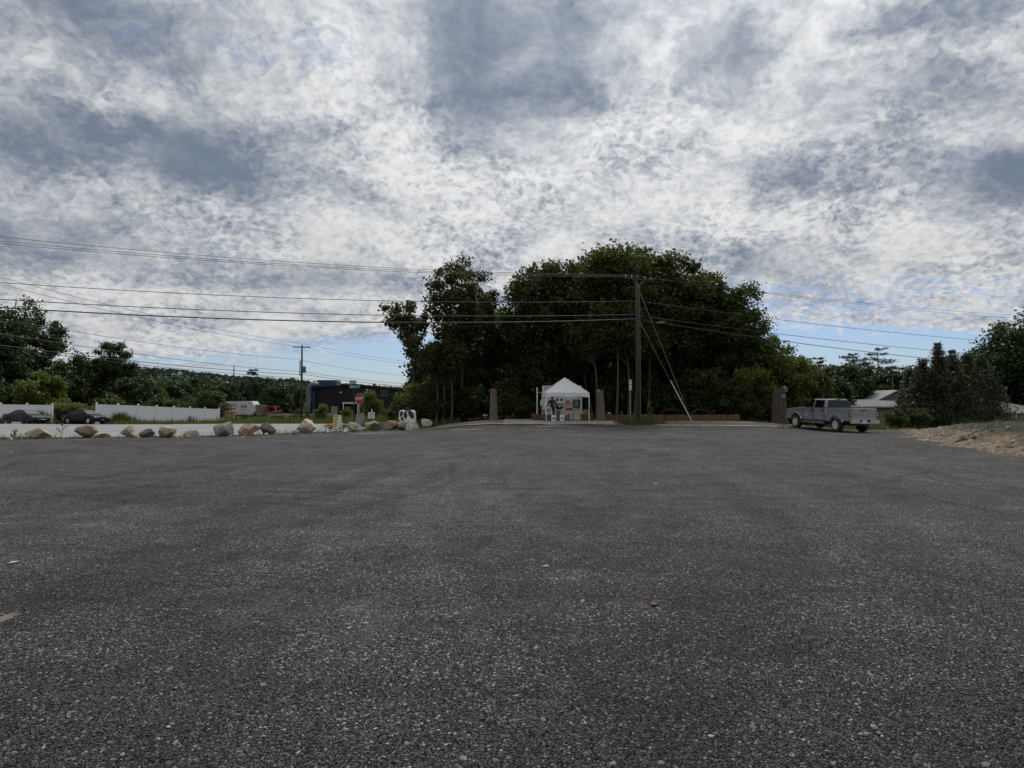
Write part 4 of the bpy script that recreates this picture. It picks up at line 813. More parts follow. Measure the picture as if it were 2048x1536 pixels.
MB().box((0, -.031, .24), (.36, .008, .36), Matrix.Rotation(-.12, 3, 'X')).build('picture', pm('picture_print', (.10, .16, .13), (.45, .46, .42), 5, .6), t)
def bale(q, rz, label, group, sz=(.95, .46, .42), nm='straw_bale'):
    t = thing(nm, q, label, 'straw bale', group, rz); mb = MB(); mb.box((0, 0, sz[2] / 2), sz); o = mb.build('bale', HAY, t, bevel=.04)
    for v in o.data.vertices: v.co += Vector((rng.normal(0, .008), rng.normal(0, .008), rng.normal(0, .008)))
    for s_ in (-1, 1):
        tw = MB(); a, b = sz[1] / 2 + .006, sz[2] + .004; tw.path([(s_ * sz[0] * .24, -a, 0), (s_ * sz[0] * .24, -a, b), (s_ * sz[0] * .24, a, b), (s_ * sz[0] * .24, a, 0)], .006, 4); tw.build('twine', pm('twine', (.35, .25, .12)), t)
    n = 130; P0 = np.stack([rng.uniform(-.5, .5, n) * sz[0], rng.uniform(-.5, .5, n) * sz[1], rng.uniform(.1, 1.02, n) * sz[2]], -1); P0[: n // 2, 1] = -sz[1] / 2; P0[n // 2:, 2] = sz[2]
    V, F, T = leaf_quads(P0, .12 * np.ones(n), rng.uniform(.5, 1.5, (n, 1)) * np.ones((n, 3)), .1, .1); np_mesh('loose_straw', V, F, leafmat('straw_strand', (.20, .125, .06), .1), t, tint=T); return t
qa = gp(1096, 48.4); bale((qa.x, 48.4, gz_(qa.x, 48.4)), .05, 'straw bale under the picture board inside the tent', None)
qa = gp(1078, 49.6); bale((qa.x, 49.6, gz_(qa.x, 49.6)), .3, 'straw bale at the rear left tent leg', None)
qa = gp(1174, 48.9); bale((qa.x, 48.9, g(qa.x, 48.9)), -.2, 'straw bale beside the right tent legs', None, (.85, .5, .5))
t = thing('cardboard_box', (qa.x - .05, 48.9, g(qa.x, 48.9) + .5), 'tan cardboard box on the straw bale right of the tent', 'box'); MB().box((0, 0, .13), (.5, .36, .26)).build('carton', pm('cardboard', (.30, .20, .12), (.24, .16, .09), 4, .85), t, bevel=.008)
for s_ in (-1, 1): MB().box((0, s_ * .22, .28), (.49, .2, .008), Matrix.Rotation(s_ * .5, 3, 'X')).build('flap', MATS['cardboard'], t)
qa = lp(1132, 828, 49.6); t = thing('paper_sack', (qa.x, 49.4, gz_(qa.x, 49.4)), 'brown paper sack leaning below the table', 'sack'); o = boulder('sack_body', (0, 0, 0), (.42, .28, .52), 44, pm('paper_brown', (.24, .16, .10), (.17, .11, .07), 5, .85), 5, 0, '', None, .12); o.parent = t; o.rotation_euler = (0, .4, 0); del o['category']
# hanging bags at the left tent side
for j, (px, py, c, l) in enumerate(((1084, 803, (.6, .62, .66), 'clear plastic bag hanging at the rear left tent leg'), (1087.5, 812, (.45, .43, .42), 'grey cloth bag hanging below the clear bag'))):
    qa = lp(px, py, 49.3); o = boulder('hanging_bag', (qa.x, 49.3, qa.z - .3), (.28, .16, .5), 70 + j, pm('bag_cloth_%s' % 'ab'[j], c), 4, 0, l, None, .2); o['category'] = 'bag'
for j, (px, Y, l) in enumerate(((1083, 50.2, 'dark potted plant against the container corner'),)):
    qa = gp(px, Y); t = thing('potted_plant', (qa.x, Y, gz_(qa.x, Y)), l, 'plant'); mb = MB(); mb.lathe([(.12, 0), (.17, .3), (.15, .3), (.1, .05)], 14); mb.build('pot', BLACK, t); C_ = in_ball(300, .5) * np.array([.3, .3, .4]) + np.array([0, 0, .7]); V, F, T = leaf_quads(C_, .1 * np.ones(300), rng.uniform(.5, 1.2, (300, 3))); np_mesh('leaves', V, F, LEAF, t, tint=T)
# timber prop leaning right of the tent
qa = gp(1186, 48.9); t = thing('timber_prop', (qa.x, 48.9, g(qa.x, 48.9)), 'pale leaning timber prop between tent and grooved log post', 'timber'); mb = MB(); mb.path([(.05, 0, 0), (-.25, .3, 1.7)], .035, 6); mb.build('beam', BARKP, t); mb = MB(); mb.path([(.02, .02, .2), (-.3, -.1, .05)], .02, 5); mb.build('stay', BARKP, t)

# straw bale row
HB = 'straw bales in a row along the wood'
for px in np.linspace(1216, 1466, 11):
    Yq = np.interp(px, [1210, 1470], [49.2, 48.0]); qa = gp(px, Yq); bale((qa.x, Yq, qa.z - .02), rng.normal(-.10, .03), 'brown straw bale in the row along the wood edge', HB, (.9, .46, .44))

# ------------------------------------------------------------------ person at the stall
def person(px, Y, label):
    q = gp(px, Y); t = thing('person', (q.x, Y, gz_(q.x, Y)), label, 'person', rz=R(-12)); J = {}; E = []; Rr = {}
    def jt(n, c, r_, par=None): J[n] = Vector(c); Rr[n] = r_; (E.append((par, n)) if par else None)
    jt('pel', (0, 0, .94), (.16, .12)); jt('waist', (0, .02, 1.08), (.15, .11), 'pel'); jt('chest', (0, .05, 1.30), (.18, .13), 'waist'); jt('neckb', (0, .09, 1.47), (.085, .085), 'chest'); jt('neck', (0, .11, 1.53), (.055, .055), 'neckb'); jt('head', (0, .13, 1.62), (.08, .092), 'neck'); jt('crown', (0, .13, 1.71), (.06, .07), 'head')
    for s_, n in ((-1, 'l'), (1, 'r')):
        jt('hip' + n, (s_ * .10, 0, .88), (.105, .11), 'pel'); jt('knee' + n, (s_ * .12, .05, .5), (.075, .075), 'hip' + n); jt('ank' + n, (s_ * .13, -.01, .1), (.05, .05), 'knee' + n); jt('toe' + n, (s_ * .15, .16, .05), (.042, .04), 'ank' + n)
        jt('sh' + n, (s_ * .20, .07, 1.42), (.075, .08), 'chest')
        if s_ < 0: el, wr, hd = (-.31, .09, 1.16), (-.42, .26, 1.0), (-.46, .32, .95)
        else: el, wr, hd = (.31, .1, 1.15), (.26, .34, 1.06), (.24, .42, 1.03)
        jt('el' + n, el, (.052, .052), 'sh' + n); jt('wr' + n, wr, (.036, .036), 'el' + n); jt('hand' + n, hd, (.04, .022), 'wr' + n)
        dr = (Vector(hd) - Vector(wr)).normalized(); sd_ = dr.cross(Vector((0, 0, 1))).normalized()
        for f in range(4): b = Vector(hd) + sd_ * (f - 1.5) * .02; jt('f%d%s' % (f, n), b + dr * .05 + Vector((0, 0, -.01)), (.010, .010), 'hand' + n); jt('g%d%s' % (f, n), b + dr * (.085, .098, .092, .075)[f] + Vector((0, 0, -.035)), (.008, .008), 'f%d%s' % (f, n))
        jt('th' + n, Vector(wr) + dr * .05 + sd_ * .05 * s_, (.011, .011), 'hand' + n)
    names = list(J); me = bpy.data.meshes.new('body'); me.from_pydata([J[n] for n in names], [(names.index(a), names.index(b)) for a, b in E], []); o = bpy.data.objects.new('body', me); col.objects.link(o)
    md = o.modifiers.new('skin', 'SKIN'); md.use_smooth_shade = True; sv = me.skin_vertices[0].data if me.skin_vertices else None
    if sv is None:
        bm = bmesh.new(); bm.from_mesh(me); bm.verts.layers.skin.verify(); bm.to_mesh(me); bm.free(); sv = me.skin_vertices[0].data
    for i_, n in enumerate(names): sv[i_].radius = Rr[n]; sv[i_].use_root = (n == 'pel')
    o.modifiers.new('sub', 'SUBSURF').levels = 2; o.modifiers['sub'].render_levels = 2
    dg = bpy.context.evaluated_depsgraph_get(); m2 = bpy.data.meshes.new_from_object(o.evaluated_get(dg)); bpy.data.objects.remove(o)
    skin = pm('skin', (.38, .22, .15), (.33, .19, .13), 6, .55); shirt = pm('plaid_shirt', (.11, .035, .04), (.05, .022, .035), 7, .9, stretch=(2, .1, 2), c3=(.15, .08, .06)); jeans = pm('jeans', (.03, .045, .085), (.02, .03, .06), 9, .9); shoe = BLACK
    m2.materials.clear(); [m2.materials.append(x) for x in (skin, shirt, jeans, shoe)]
    for f in m2.polygons:
        c = f.center; f.use_smooth = True
        f.material_index = 3 if c.z < .11 else 2 if c.z < .98 and abs(c.x) < .3 else 0 if (c.z > 1.50 or (c.x < -.40 and c.z < 1.04) or (c.x > .2 and c.y > .31)) else 1
    link('body', m2, t)
    bm = bmesh.new(); bmesh.ops.create_icosphere(bm, subdivisions=3, radius=1)
    for v in bm.verts: v.co = Vector((v.co.x * .092, v.co.y * .105 + .115, v.co.z * .115 + 1.66)) + Vector((rng.normal(0, .003),) * 3)
    bmesh.ops.delete(bm, geom=[v for v in bm.verts if v.co.y > .15 and v.co.z < 1.68 or v.co.z < 1.56], context='VERTS'); me = bpy.data.meshes.new('hair'); bm.to_mesh(me); bm.free(); me.materials.append(pm('dark_hair', (.015, .012, .01), (.03, .024, .02), 20, .6)); link('hair', me, t)
    for s_ in (-1, 1):
        st = MB(); st.path([(s_ * .08, -.085, 1.0), (s_ * .075, -.095, 1.2), (s_ * .09, -.05, 1.42), (s_ * .10, .07, 1.5)], [.02] * 4, 5); st.build('apron_strap', pm('apron_tan', (.22, .12, .06)), t)
    ears = MB()
    for s_ in (-1, 1): ears.lathe([(.001, -.008), (.02, -.008), (.024, .008), (.001, .008)], 8, 'X', (s_ * .088, .14, 1.615))
    ears.build('ears', skin, t); fc = MB(); fc.path([(0, .20, 1.64), (0, .232, 1.605), (0, .205, 1.59)], [.008, .014, .01], 6); fc.build('nose', skin, t)
    for s_ in (-1, 1): ey = MB(); ey.lathe([(.001, -.004), (.012, 0), (.001, .004)], 8, 'Y', (s_ * .03, .208, 1.64)); ey.build('eye', BLACK, t)
    mo = MB(); mo.box((0, .206, 1.565), (.045, .008, .010)); mo.build('mouth', pm('lips', (.3, .12, .1)), t)
    return t
person(1104, 49.0, 'person in plaid shirt and jeans seen from behind, reaching to the side')
# ------------------------------------------------------------------ vehicles
def wheel(parent, x, y, r, wd, side, rimm=None, spokes=8):
    t = MB(); t.lathe([(r * .60, -wd / 2), (r * .9, -wd / 2), (r * .985, -wd * .38), (r, -wd * .2), (r, wd * .2), (r * .985, wd * .38), (r * .9, wd / 2), (r * .60, wd / 2), (r * .60, -wd / 2)], 28, 'Y', cap=False); ty_ = t.build('wheel', RUBBER, parent, smooth=False); ty_.location = (x, y, r)
    s_ = side; rm = MB(); rm.lathe([(r * .62, s_ * wd * .40), (r * .63, s_ * wd * .50), (r * .54, s_ * wd * .50), (r * .52, s_ * wd * .34)], 24, 'Y', cap=False)
    dk = MB(); dk.lathe([(r * .60, s_ * wd * .26), (r * .60, s_ * wd * .30), (r * .02, s_ * wd * .30)], 20, 'Y'); dk.build('brake_disc', BLACK, ty_)
    for j in range(spokes):
        a = 2 * math.pi * j / spokes; rm.box((math.cos(a) * r * .33, s_ * wd * .40, math.sin(a) * r * .33), (r * .46, wd * .12, r * .13), Matrix.Rotation(-a, 3, 'Y'))
    rm.lathe([(r * .12, s_ * wd * .36), (r * .10, s_ * wd * .5), (.001, s_ * wd * .5)], 12, 'Y'); rm.build('rim', rimm or pm('alloy_wheel', (.78, .79, .80), (.7, .71, .72), 4, .4, .35), ty_)
    return ty_
def place(t, x, y, heading, wb):
    """stand a vehicle on the terrain under its axles"""
    hv = Vector((math.cos(heading), math.sin(heading))); f, b = (x + hv.x * wb / 2, y + hv.y * wb / 2), (x - hv.x * wb / 2, y - hv.y * wb / 2); sdv = Vector((-hv.y, hv.x))
    zf, zb = g(*f), g(*b); t.location = (x, y, (zf + zb) / 2); zl, zr = g(x + sdv.x, y + sdv.y), g(x - sdv.x, y - sdv.y)
    t.rotation_mode = 'QUATERNION'; fx = Vector((hv.x * wb, hv.y * wb, zf - zb)).normalized(); lf = Vector((sdv.x * 2, sdv.y * 2, zl - zr)).normalized(); up = fx.cross(lf).normalized(); lf = up.cross(fx)
    t.rotation_quaternion = Matrix((fx, lf, up)).transposed().to_quaternion()
def frustum(name, bx, rx, hw0, hw1, z0, z1, mt, parent, bevel=.05):
    mb = MB(); mb.add([(bx[0], -hw0, z0), (bx[1], -hw0, z0), (bx[1], hw0, z0), (bx[0], hw0, z0), (rx[0], -hw1, z1), (rx[1], -hw1, z1), (rx[1], hw1, z1), (rx[0], hw1, z1)], [(3, 2, 1, 0), (4, 5, 6, 7), (0, 1, 5, 4), (1, 2, 6, 5), (2, 3, 7, 6), (3, 0, 4, 7)]); return mb.build(name, mt, parent, bevel=bevel, seg=3)

def curve_sides(o, zc, k_, zr, n=7):
    bm = bmesh.new(); bm.from_mesh(o.data)
    for z in np.linspace(zr[0], zr[1], n): bmesh.ops.bisect_plane(bm, geom=list(bm.verts) + list(bm.edges) + list(bm.faces), plane_co=(0, 0, z), plane_no=(0, 0, 1))
    for v in bm.verts: v.co.y *= 1 - k_ * ((v.co.z - zc) ** 2) - .035 * max(0., abs(v.co.x) - 2.2) ** 2
    bm.to_mesh(o.data); bm.free(); o.data.polygons.foreach_set('use_smooth', [True] * len(o.data.polygons)); o.data.set_sharp_from_angle(angle=R(32))
def pickup():
    t = thing('pickup_truck', (0, 0, 0), 'silver crew cab pickup truck parked at the end of the lot', 'pickup truck')
    PT = pm('silver_paint', (.34, .36, .40), (.325, .345, .385), 2, .20, .5, coat=.6); r = .42; XF, XR = 1.93, -1.86
    fa = arch(XF, .45, .55, .62); ra = arch(XR, .45, .55, .62)
    cabp = [(-.93, .60)] + [(XF - .56, .60)] + fa + [(XF + .56, .60), (2.98, .60), (3.04, .80), (3.03, 1.08), (2.94, 1.22), (2.7, 1.28), (1.25, 1.40), (-.93, 1.40)]
    curve_sides(profile('cab_body', cabp, -.975, .975, PT, t, .055, 3), .98, .30, (.62, 1.38))
    bedp = [(-2.97, .72), (XR - .54, .66)] + ra + [(XR + .56, .62), (-.97, .62), (-.97, 1.43), (-2.97, 1.45)]
    for s_ in (-1, 1):
        o = profile('bed_side', bedp, s_ * .99 if s_ < 0 else .84, -.84 if s_ < 0 else .99, PT, t, .04, 2); curve_sides(o, .98, .25, (.66, 1.42))
        # wheel arch flare and dark inner arch
        for X_ in (XF, XR):
            fl_ = MB(); pts = arch(X_, .45, .575, .60, 13); fl_.path([(a, s_ * .955, b) for a, b in pts], .042, 6); fl_.build('wheel_arch', PT, t)
    MB().box((-1.97, 0, .80), (2.0, 1.68, .06)).build('bed_floor', BLACK, t); MB().box((-1.0, 0, 1.1), (.06, 1.68, .58)).build('bed_bulkhead', PT, t)
    MB().box((XF, 0, .75), (1.2, 1.5, .5)).build('engine_bay', BLACK, t); MB().box((XR, 0, .66), (1.2, 1.5, .2)).build('axle_tunnel', BLACK, t); MB().box((-.2, 0, .5), (5.4, 1.0, .16)).build('chassis', BLACK, t)
    tg = profile('tailgate', [(-3.02, .78), (-2.95, .78), (-2.95, 1.44), (-3.0, 1.46), (-3.03, 1.40), (-3.0, 1.33)], -.83, .83, PT, t, .02, 2)
    MB().box((-3.028, 0, 1.12), (.012, 1.5, .34)).build('tailgate_panel', PT, tg, bevel=.005); MB().box((-3.03, 0, 1.34), (.03, .34, .07)).build('handle', BLACK, tg)
    em = MB(); em.plate([(-3.036, -.07, 1.22), (-3.036, .07, 1.22), (-3.036, .05, 1.13), (-3.036, 0, 1.07), (-3.036, -.05, 1.13)], .012, (-1, 0, 0)); em.build('emblem', CHROME, tg)
    for s_ in (-1, 1):
        tl = MB().box((-2.985, s_ * .905, 1.13), (.06, .13, .36)).build('tail_light', pm('tail_lens', (.28, .012, .015), (.22, .01, .012), 4, .2), t, bevel=.012)
        MB().box((-3.018, s_ * .905, 1.20), (.006, .07, .07)).build('reverse_lamp', SIGNW, tl); MB().box((-3.018, s_ * .905, 1.04), (.006, .08, .03)).build('reflector', SIGNW, tl)
    bp = MB(); bp.box((-3.10, .66, .68), (.16, .66, .20)); bp.box((-3.10, -.66, .68), (.16, .66, .20)); bp.box((-3.11, 0, .61), (.14, .68, .10)); bm_ = bp.build('rear_bumper', CHROME, t, bevel=.03)
    MB().box((-3.16, .06, .69), (.012, .32, .16)).build('number_plate', SIGNW, bm_); text_mesh('plate_text', '4RT 62', .10, INK, bm_, Matrix.Translation((-3.169, .06, .69)) @ Matrix.Rotation(R(-90), 4, 'Z') @ Matrix.Rotation(R(90), 4, 'X'), .001)
    MB().box((-3.02, 0, .48), (.14, .10, .08)).build('tow_hitch', BLACK, t)
    # greenhouse
    z0, z1, h0, h1 = 1.385, 1.965, .93, .74; bx, rx = (-.93, 1.30), (-.80, .42); frustum('cabin', bx, rx, h0, h1, z0, z1, PT, t, .07)
    def side(x, z, s_, e=.008): u = (z - z0) / (z1 - z0); return Vector((x, s_ * (h0 + (h1 - h0) * u + e), z))
    for s_ in (-1, 1):
        for nm, poly in (('door_window', [(.28, 1.43), (1.10, 1.43), (.92, 1.56), (.50, 1.87), (.28, 1.87)]), ('door_window', [(-.70, 1.43), (.14, 1.43), (.14, 1.87), (-.62, 1.87)])):
            mb = MB(); mb.plate([side(x, z, s_) for x, z in poly], .010, (0, s_, .3)); mb.build(nm, GLASSD, t)
        for x0, x1, nm in ((.22, 1.22, 'door'), (-.78, .19, 'door')):
            sm = MB()
            for xx in (x0, x1): sm.box((xx, s_ * .964, 1.02), (.014, .030, .70))
            sm.box(((x0 + x1) / 2, s_ * .945, .665), (x1 - x0, .03, .012)); dr = sm.build('door_seam', BLACK, t)
            MB().box((x0 + .16, s_ * .975, 1.24), (.2, .05, .055)).build('door_handle', BLACK, dr)
        mi = MB(); mi.box((1.02, s_ * 1.16, 1.55), (.12, .20, .30)); mi.box((1.05, s_ * 1.02, 1.46), (.08, .16, .06)); mi.build('mirror', BLACK, t, bevel=.02)
        rb = MB(); rb.box((.25, s_ * .99, .47), (2.15, .16, .05)); rb.box((.25, s_ * .93, .52), (2.0, .08, .06)); o = rb.build('running_board', CHROME, t, bevel=.01)
        hl = MB().box((2.96, s_ * .76, 1.08), (.16, .34, .22)).build('headlight', pm('lamp_glass', (.16, .165, .175), (.12, .12, .13), 3, .55, spec=.1), t, bevel=.03)
        for k_, (x, w_, z) in enumerate(((.85, .42, 1.02), (.80, .32, .95), (.84, .36, .88))): MB().box((x, s_ * .9755, z), (w_, .003, .022)).build('door_lettering', pm('pale_decal', (.52, .55, .6)), t)
        wheel(t, XF, s_ * .86, r, .29, s_); wheel(t, XR, s_ * .86, r, .29, s_)
    mb = MB(); mb.plate([(1.19, -.82, 1.43), (1.19, .82, 1.43), (.52, .67, 1.90), (.52, -.67, 1.90)], .012, (.6, 0, .75)); mb.build('windscreen', GLASSW, t)
    mb = MB(); mb.plate([(-.935, .84, 1.46), (-.935, -.84, 1.46), (-.828, -.69, 1.89), (-.828, .69, 1.89)], .02, (-1, 0, .2)); rw = mb.build('rear_window', GLASSD, t)
    bar = MB(); 
    for y in (-.28, .28): bar.path([(-.965, y, 1.46), (-.862, y, 1.89)], .012, 4)
    bar.build('window_divider', BLACK, rw)
    MB().box((-.87, 0, 1.93), (.05, .3, .05)).build('brake_lamp', MATS['tail_lens'], t)
    gr = MB(); gr.box((3.04, 0, 1.0), (.05, 1.1, .36)); gr.build('grille', BLACK, t, bevel=.02); gb = MB(); gb.box((3.10, 0, .68), (.2, 1.86, .22)); gb.build('front_bumper', CHROME, t, bevel=.05)
    MB().box((1.95, 0, 1.335), (1.0, .9, .07)).build('hood_bulge', PT, t, bevel=.03)
    return t
pk = pickup(); a = R(102.7); place(pk, 19.9, 42.2, a, 3.79)

def sedan(label, paint, shape, px, Y, heading, rimm):
    t = thing('sedan', (0, 0, 0), label, 'sedan'); L, hw = 2.3, .88; XF, XR, r = 1.38, -1.34, .32; hi = shape == 'sporty'
    fa, ra = arch(XF, .33, .385, .24, 11), arch(XR, .33, .385, .24, 11)
    prof = [(-2.2, .30), (XR - .39, .22)] + ra + [(XR + .39, .2), (XF - .39, .2)] + fa + [(XF + .39, .2), (2.22, .24), (2.3, .42), (2.28, .62), (2.12, .76), (1.75, .86), (1.05, .98), (-1.45, 1.0), (-2.0, 1.02 if hi else .98), (-2.25, .94), (-2.3, .62)]
    curve_sides(profile('body', prof, -hw - .02, hw + .02, paint, t, .09, 3), .55, .45, (.25, .98))
    z0, z1, h0, h1 = .96, 1.43, .80, .56; bx = (-1.75, 1.2) if hi else (-1.6, 1.15); rx = (-.75, .18) if hi else (-.85, .22); frustum('cabin', bx, rx, h0, h1, z0, z1, paint, t, .09)
    def side(x, z, s_, e=.006): u = (z - z0) / (z1 - z0); return Vector((x, s_ * (h0 + (h1 - h0) * u + e), z))
    for s_ in (-1, 1):
        for poly in ([(.02, 1.0), (.86, 1.0), (.28, 1.36), (.02, 1.37)], [(-.98, 1.0), (-.06, 1.0), (-.06, 1.37), (-.62, 1.36)], [(-1.35, 1.02), (-1.05, 1.0), (-.76, 1.32)]):
            mb = MB(); mb.plate([side(x, z, s_) for x, z in poly], .010, (0, s_, .4)); mb.build('door_window', GLASSD, t)
        sm = MB()
        for xx in (.92, -.02, -.98): sm.box((xx, s_ * (hw + .008), .58), (.012, .028, .5))
        ds = sm.build('door_seam', BLACK, t)
        for xx in (.1, -.86): MB().box((xx, s_ * (hw + .004), .80), (.16, .03, .03)).build('door_handle', paint, ds)
        MB().box((.80, s_ * .95, 1.02), (.12, .16, .11)).build('mirror', paint, t, bevel=.02)
        hl = MB(); hl.plate([(2.25, s_ * .48, .66), (2.12, s_ * .80, .70), (1.95, s_ * .84, .78), (2.1, s_ * .5, .77)], .03, (.8, s_ * .3, .4)); hl.build('headlight', pm('headlamp_lens', (.06, .065, .07), (.05, .05, .055), 3, .6, spec=.05), t)
        MB().box((-2.25, s_ * .62, .78), (.06, .34, .16)).build('tail_light', MATS['tail_lens'], t, bevel=.01)
        for X_ in (XF, XR):
            wheel(t, X_, s_ * .78, r, .21, s_, rimm, 7)
            a_ = MB(); a_.box((X_, s_ * .55, .42), (.74, .35, .36)); a_.build('wheel_well', BLACK, t)
    xw0, xw1 = bx[1] - .06, rx[1] + .1
    mb = MB(); mb.plate([(xw0, -.72, 1.0), (xw0, .72, 1.0), (xw1, .52, 1.385), (xw1, -.52, 1.385)], .012, (.5, 0, .85)); mb.build('windscreen', GLASSW, t)
    mb = MB(); mb.plate([(bx[0] + .05, .7, 1.0), (bx[0] + .05, -.7, 1.0), (rx[0] - .12, -.5, 1.385), (rx[0] - .12, .5, 1.385)], .012, (-.5, 0, .85)); mb.build('rear_window', GLASSD, t)
    MB().box((2.29, 0, .52 if hi else .64), (.04, .95 if hi else .8, .26 if hi else .14)).build('grille', BLACK, t, bevel=.015)
    if hi: mb = MB(); mb.path([(2.325, -.5, .64), (2.335, -.34, .42), (2.335, .34, .42), (2.325, .5, .64)], .02, 5); mb.build('grille_trim', GALV, t)
    else: MB().box((2.29, 0, .72), (.05, .9, .035)).build('grille_trim', GALV, t)
    MB().box((2.27, 0, .33), (.06, 1.2, .05)).build('bumper_lip', BLACK, t); MB().box((2.335, 0, .50 if hi else .42), (.012, .3, .12)).build('number_plate', pm('dull_plate', (.22, .22, .21)), t)
    q = gp(px, Y); place(t, q.x, Y, heading, 2.7); return t
sedan('dark grey sporty sedan parked by the short white fence', pm('dark_grey_paint', (.028, .030, .038), (.024, .026, .032), 2, .55, .0, coat=.0, spec=.2), 'sporty', 53, 69, R(-20), pm('dark_rim', (.08, .08, .085), None, 3, .35, .8))
sedan('black sedan with silver wheels parked by the fence gap', pm('black_paint', (.009, .009, .012), (.010, .010, .013), 2, .5, .0, coat=.0, spec=.2), 'classic', 171, 69, R(-17), CHROME)

# refuse truck, far behind the field
def refuse_truck():
    t = thing('refuse_truck', (0, 0, 0), 'old white refuse truck with red cab and rusty tail in the weeds', 'truck'); WP = pm('truck_white', (.62, .63, .64), (.50, .50, .50), 1.5, .6, c3=(.30, .22, .17), lo=.4, hi=.75); RU = pm('rust', (.20, .10, .06), (.10, .06, .045), 2, .85, bump=.3, c3=(.33, .27, .23)); RC = pm('red_cab', (.20, .018, .025), (.13, .015, .02), 3, .45)
    profile('hopper', [(-4.9, .95), (-3.4, .8), (-3.2, 3.1), (-3.7, 3.35), (-4.5, 3.15), (-5.0, 2.4)], -1.2, 1.2, RU, t, .05); MB().box((-4.1, -1.22, 2.75), (.75, .03, .6)).build('hopper_panel', WP, t)
    MB().box((-4.75, -1.22, 2.65), (.35, .03, .5)).build('hopper_panel', WP, t)
    profile('body', [(-3.4, .95), (1.2, .95), (1.9, 1.6), (1.7, 2.5), (1.15, 3.35), (-3.1, 3.35), (-3.55, 2.6), (-3.55, 1.6)], -1.25, 1.25, WP, t, .06)
    for x in (-2.5, -1.5, -.3, .8): MB().box((x, -1.28, 2.15), (.05, .05, 2.2)).build('rib', WP, t)
    profile('front_wall', [(1.75, 1.0), (3.0, 1.0), (3.05, 2.7), (1.75, 2.75)], -1.1, 1.1, pm('olive_panel', (.20, .19, .15), (.11, .11, .08), 2, .8, c3=(.4, .38, .33)), t, .04)
    cab = profile('cab', [(3.5, .75), (5.5, .75), (5.55, 1.5), (5.2, 2.45), (3.6, 2.5)], -1.15, 1.15, RC, t, .08)
    MB().box((4.75, -1.16, 1.95), (.75, .02, .6)).build('cab_window', GLASSD, cab); mb = MB(); mb.plate([(5.5, -.95, 1.55), (5.5, .95, 1.55), (5.25, .9, 2.3), (5.25, -.9, 2.3)], .03, (1, 0, .2)); mb.build('windscreen', GLASSD, cab)
    MB().box((5.62, 0, .7), (.2, 2.2, .3)).build('bumper', GALV, t); MB().box((0, 0, .75), (10, .9, .25)).build('chassis', BLACK, t); mi = MB(); mi.path([(5.2, -1.15, 2.2), (5.6, -1.4, 2.2), (5.6, -1.4, 1.6)], .03, 5); mi.build('mirror', PAINTW, t)
    for x in (-2.4, -1.2, 4.3):
        for s_ in (-1, 1): wheel(t, x, s_ * 1.02, .5, .3, s_, PAINTW, 5)
    text_mesh('lettering', 'fob', .85, INK, t, face_cam(-.2, -1.262, 2.45), .004, .02)
    for j, (w_, z) in enumerate(((1.3, 1.9), (1.0, 1.62), (1.3, 1.2))): MB().box((-.2, -1.262, z), (w_, .01, .1)).build('lettering', pm('grey_print', (.3, .33, .36)), t)
    return t
rt = refuse_truck(); q = gp(497, 119); place(rt, q.x, 119, R(-4), 6); rt.location.z += .0
# bin, boards and junk on the field
q = gp(461, 101); t = thing('wooden_bin', (q.x, 101, q.z), 'weathered tan wooden bin in the grass beside the refuse truck', 'bin'); mb = MB()
for j in range(5):
    MB().box((-.5 + .25 * j, -.5, .8), (.22, .05, 1.6)).build('plank', pm('bin_wood', (.36, .22, .11), (.24, .14, .07), 3, .85), t)
MB().box((0, 0, .8), (1.2, .95, 1.5)).build('crate_body', MATS['bin_wood'], t); MB().box((0, -.02, 1.64), (1.35, 1.15, .09)).build('lid', MATS['bin_wood'], t)
q = gp(577, 112); t = thing('flatbed_trailer', (q.x, 112, q.z), 'flat timber trailer standing in the field by the utility pole', 'trailer'); MB().box((0, 0, 1.15), (6.2, 2.2, .14)).build('deck', pm('deck_wood', (.28, .25, .20), (.18, .16, .13), 2, .9), t); MB().box((0, -1.08, 1.0), (6.2, .1, .22)).build('side_rail', GALV, t)
for x in (-2.2, -1.2): [wheel(t, x, s_ * .9, .42, .25, s_, BLACK, 5) for s_ in (-1, 1)]
for x in (.6, 1.6, 2.7): MB().box((x, -1.0, .5), (.16, .16, 1.0)).build('support', WOODP, t)
bd = MB(); bd.box((-2.4, 0, 1.5), (2.2, 1.6, .08), Matrix.Rotation(-.22, 3, 'Y')); bd.build('ramp', GALV, t)
MB().box((2.2, 0, 1.3), (1.4, 1.2, .16)).build('board_stack', pm('fresh_board', (.40, .32, .22)), t)
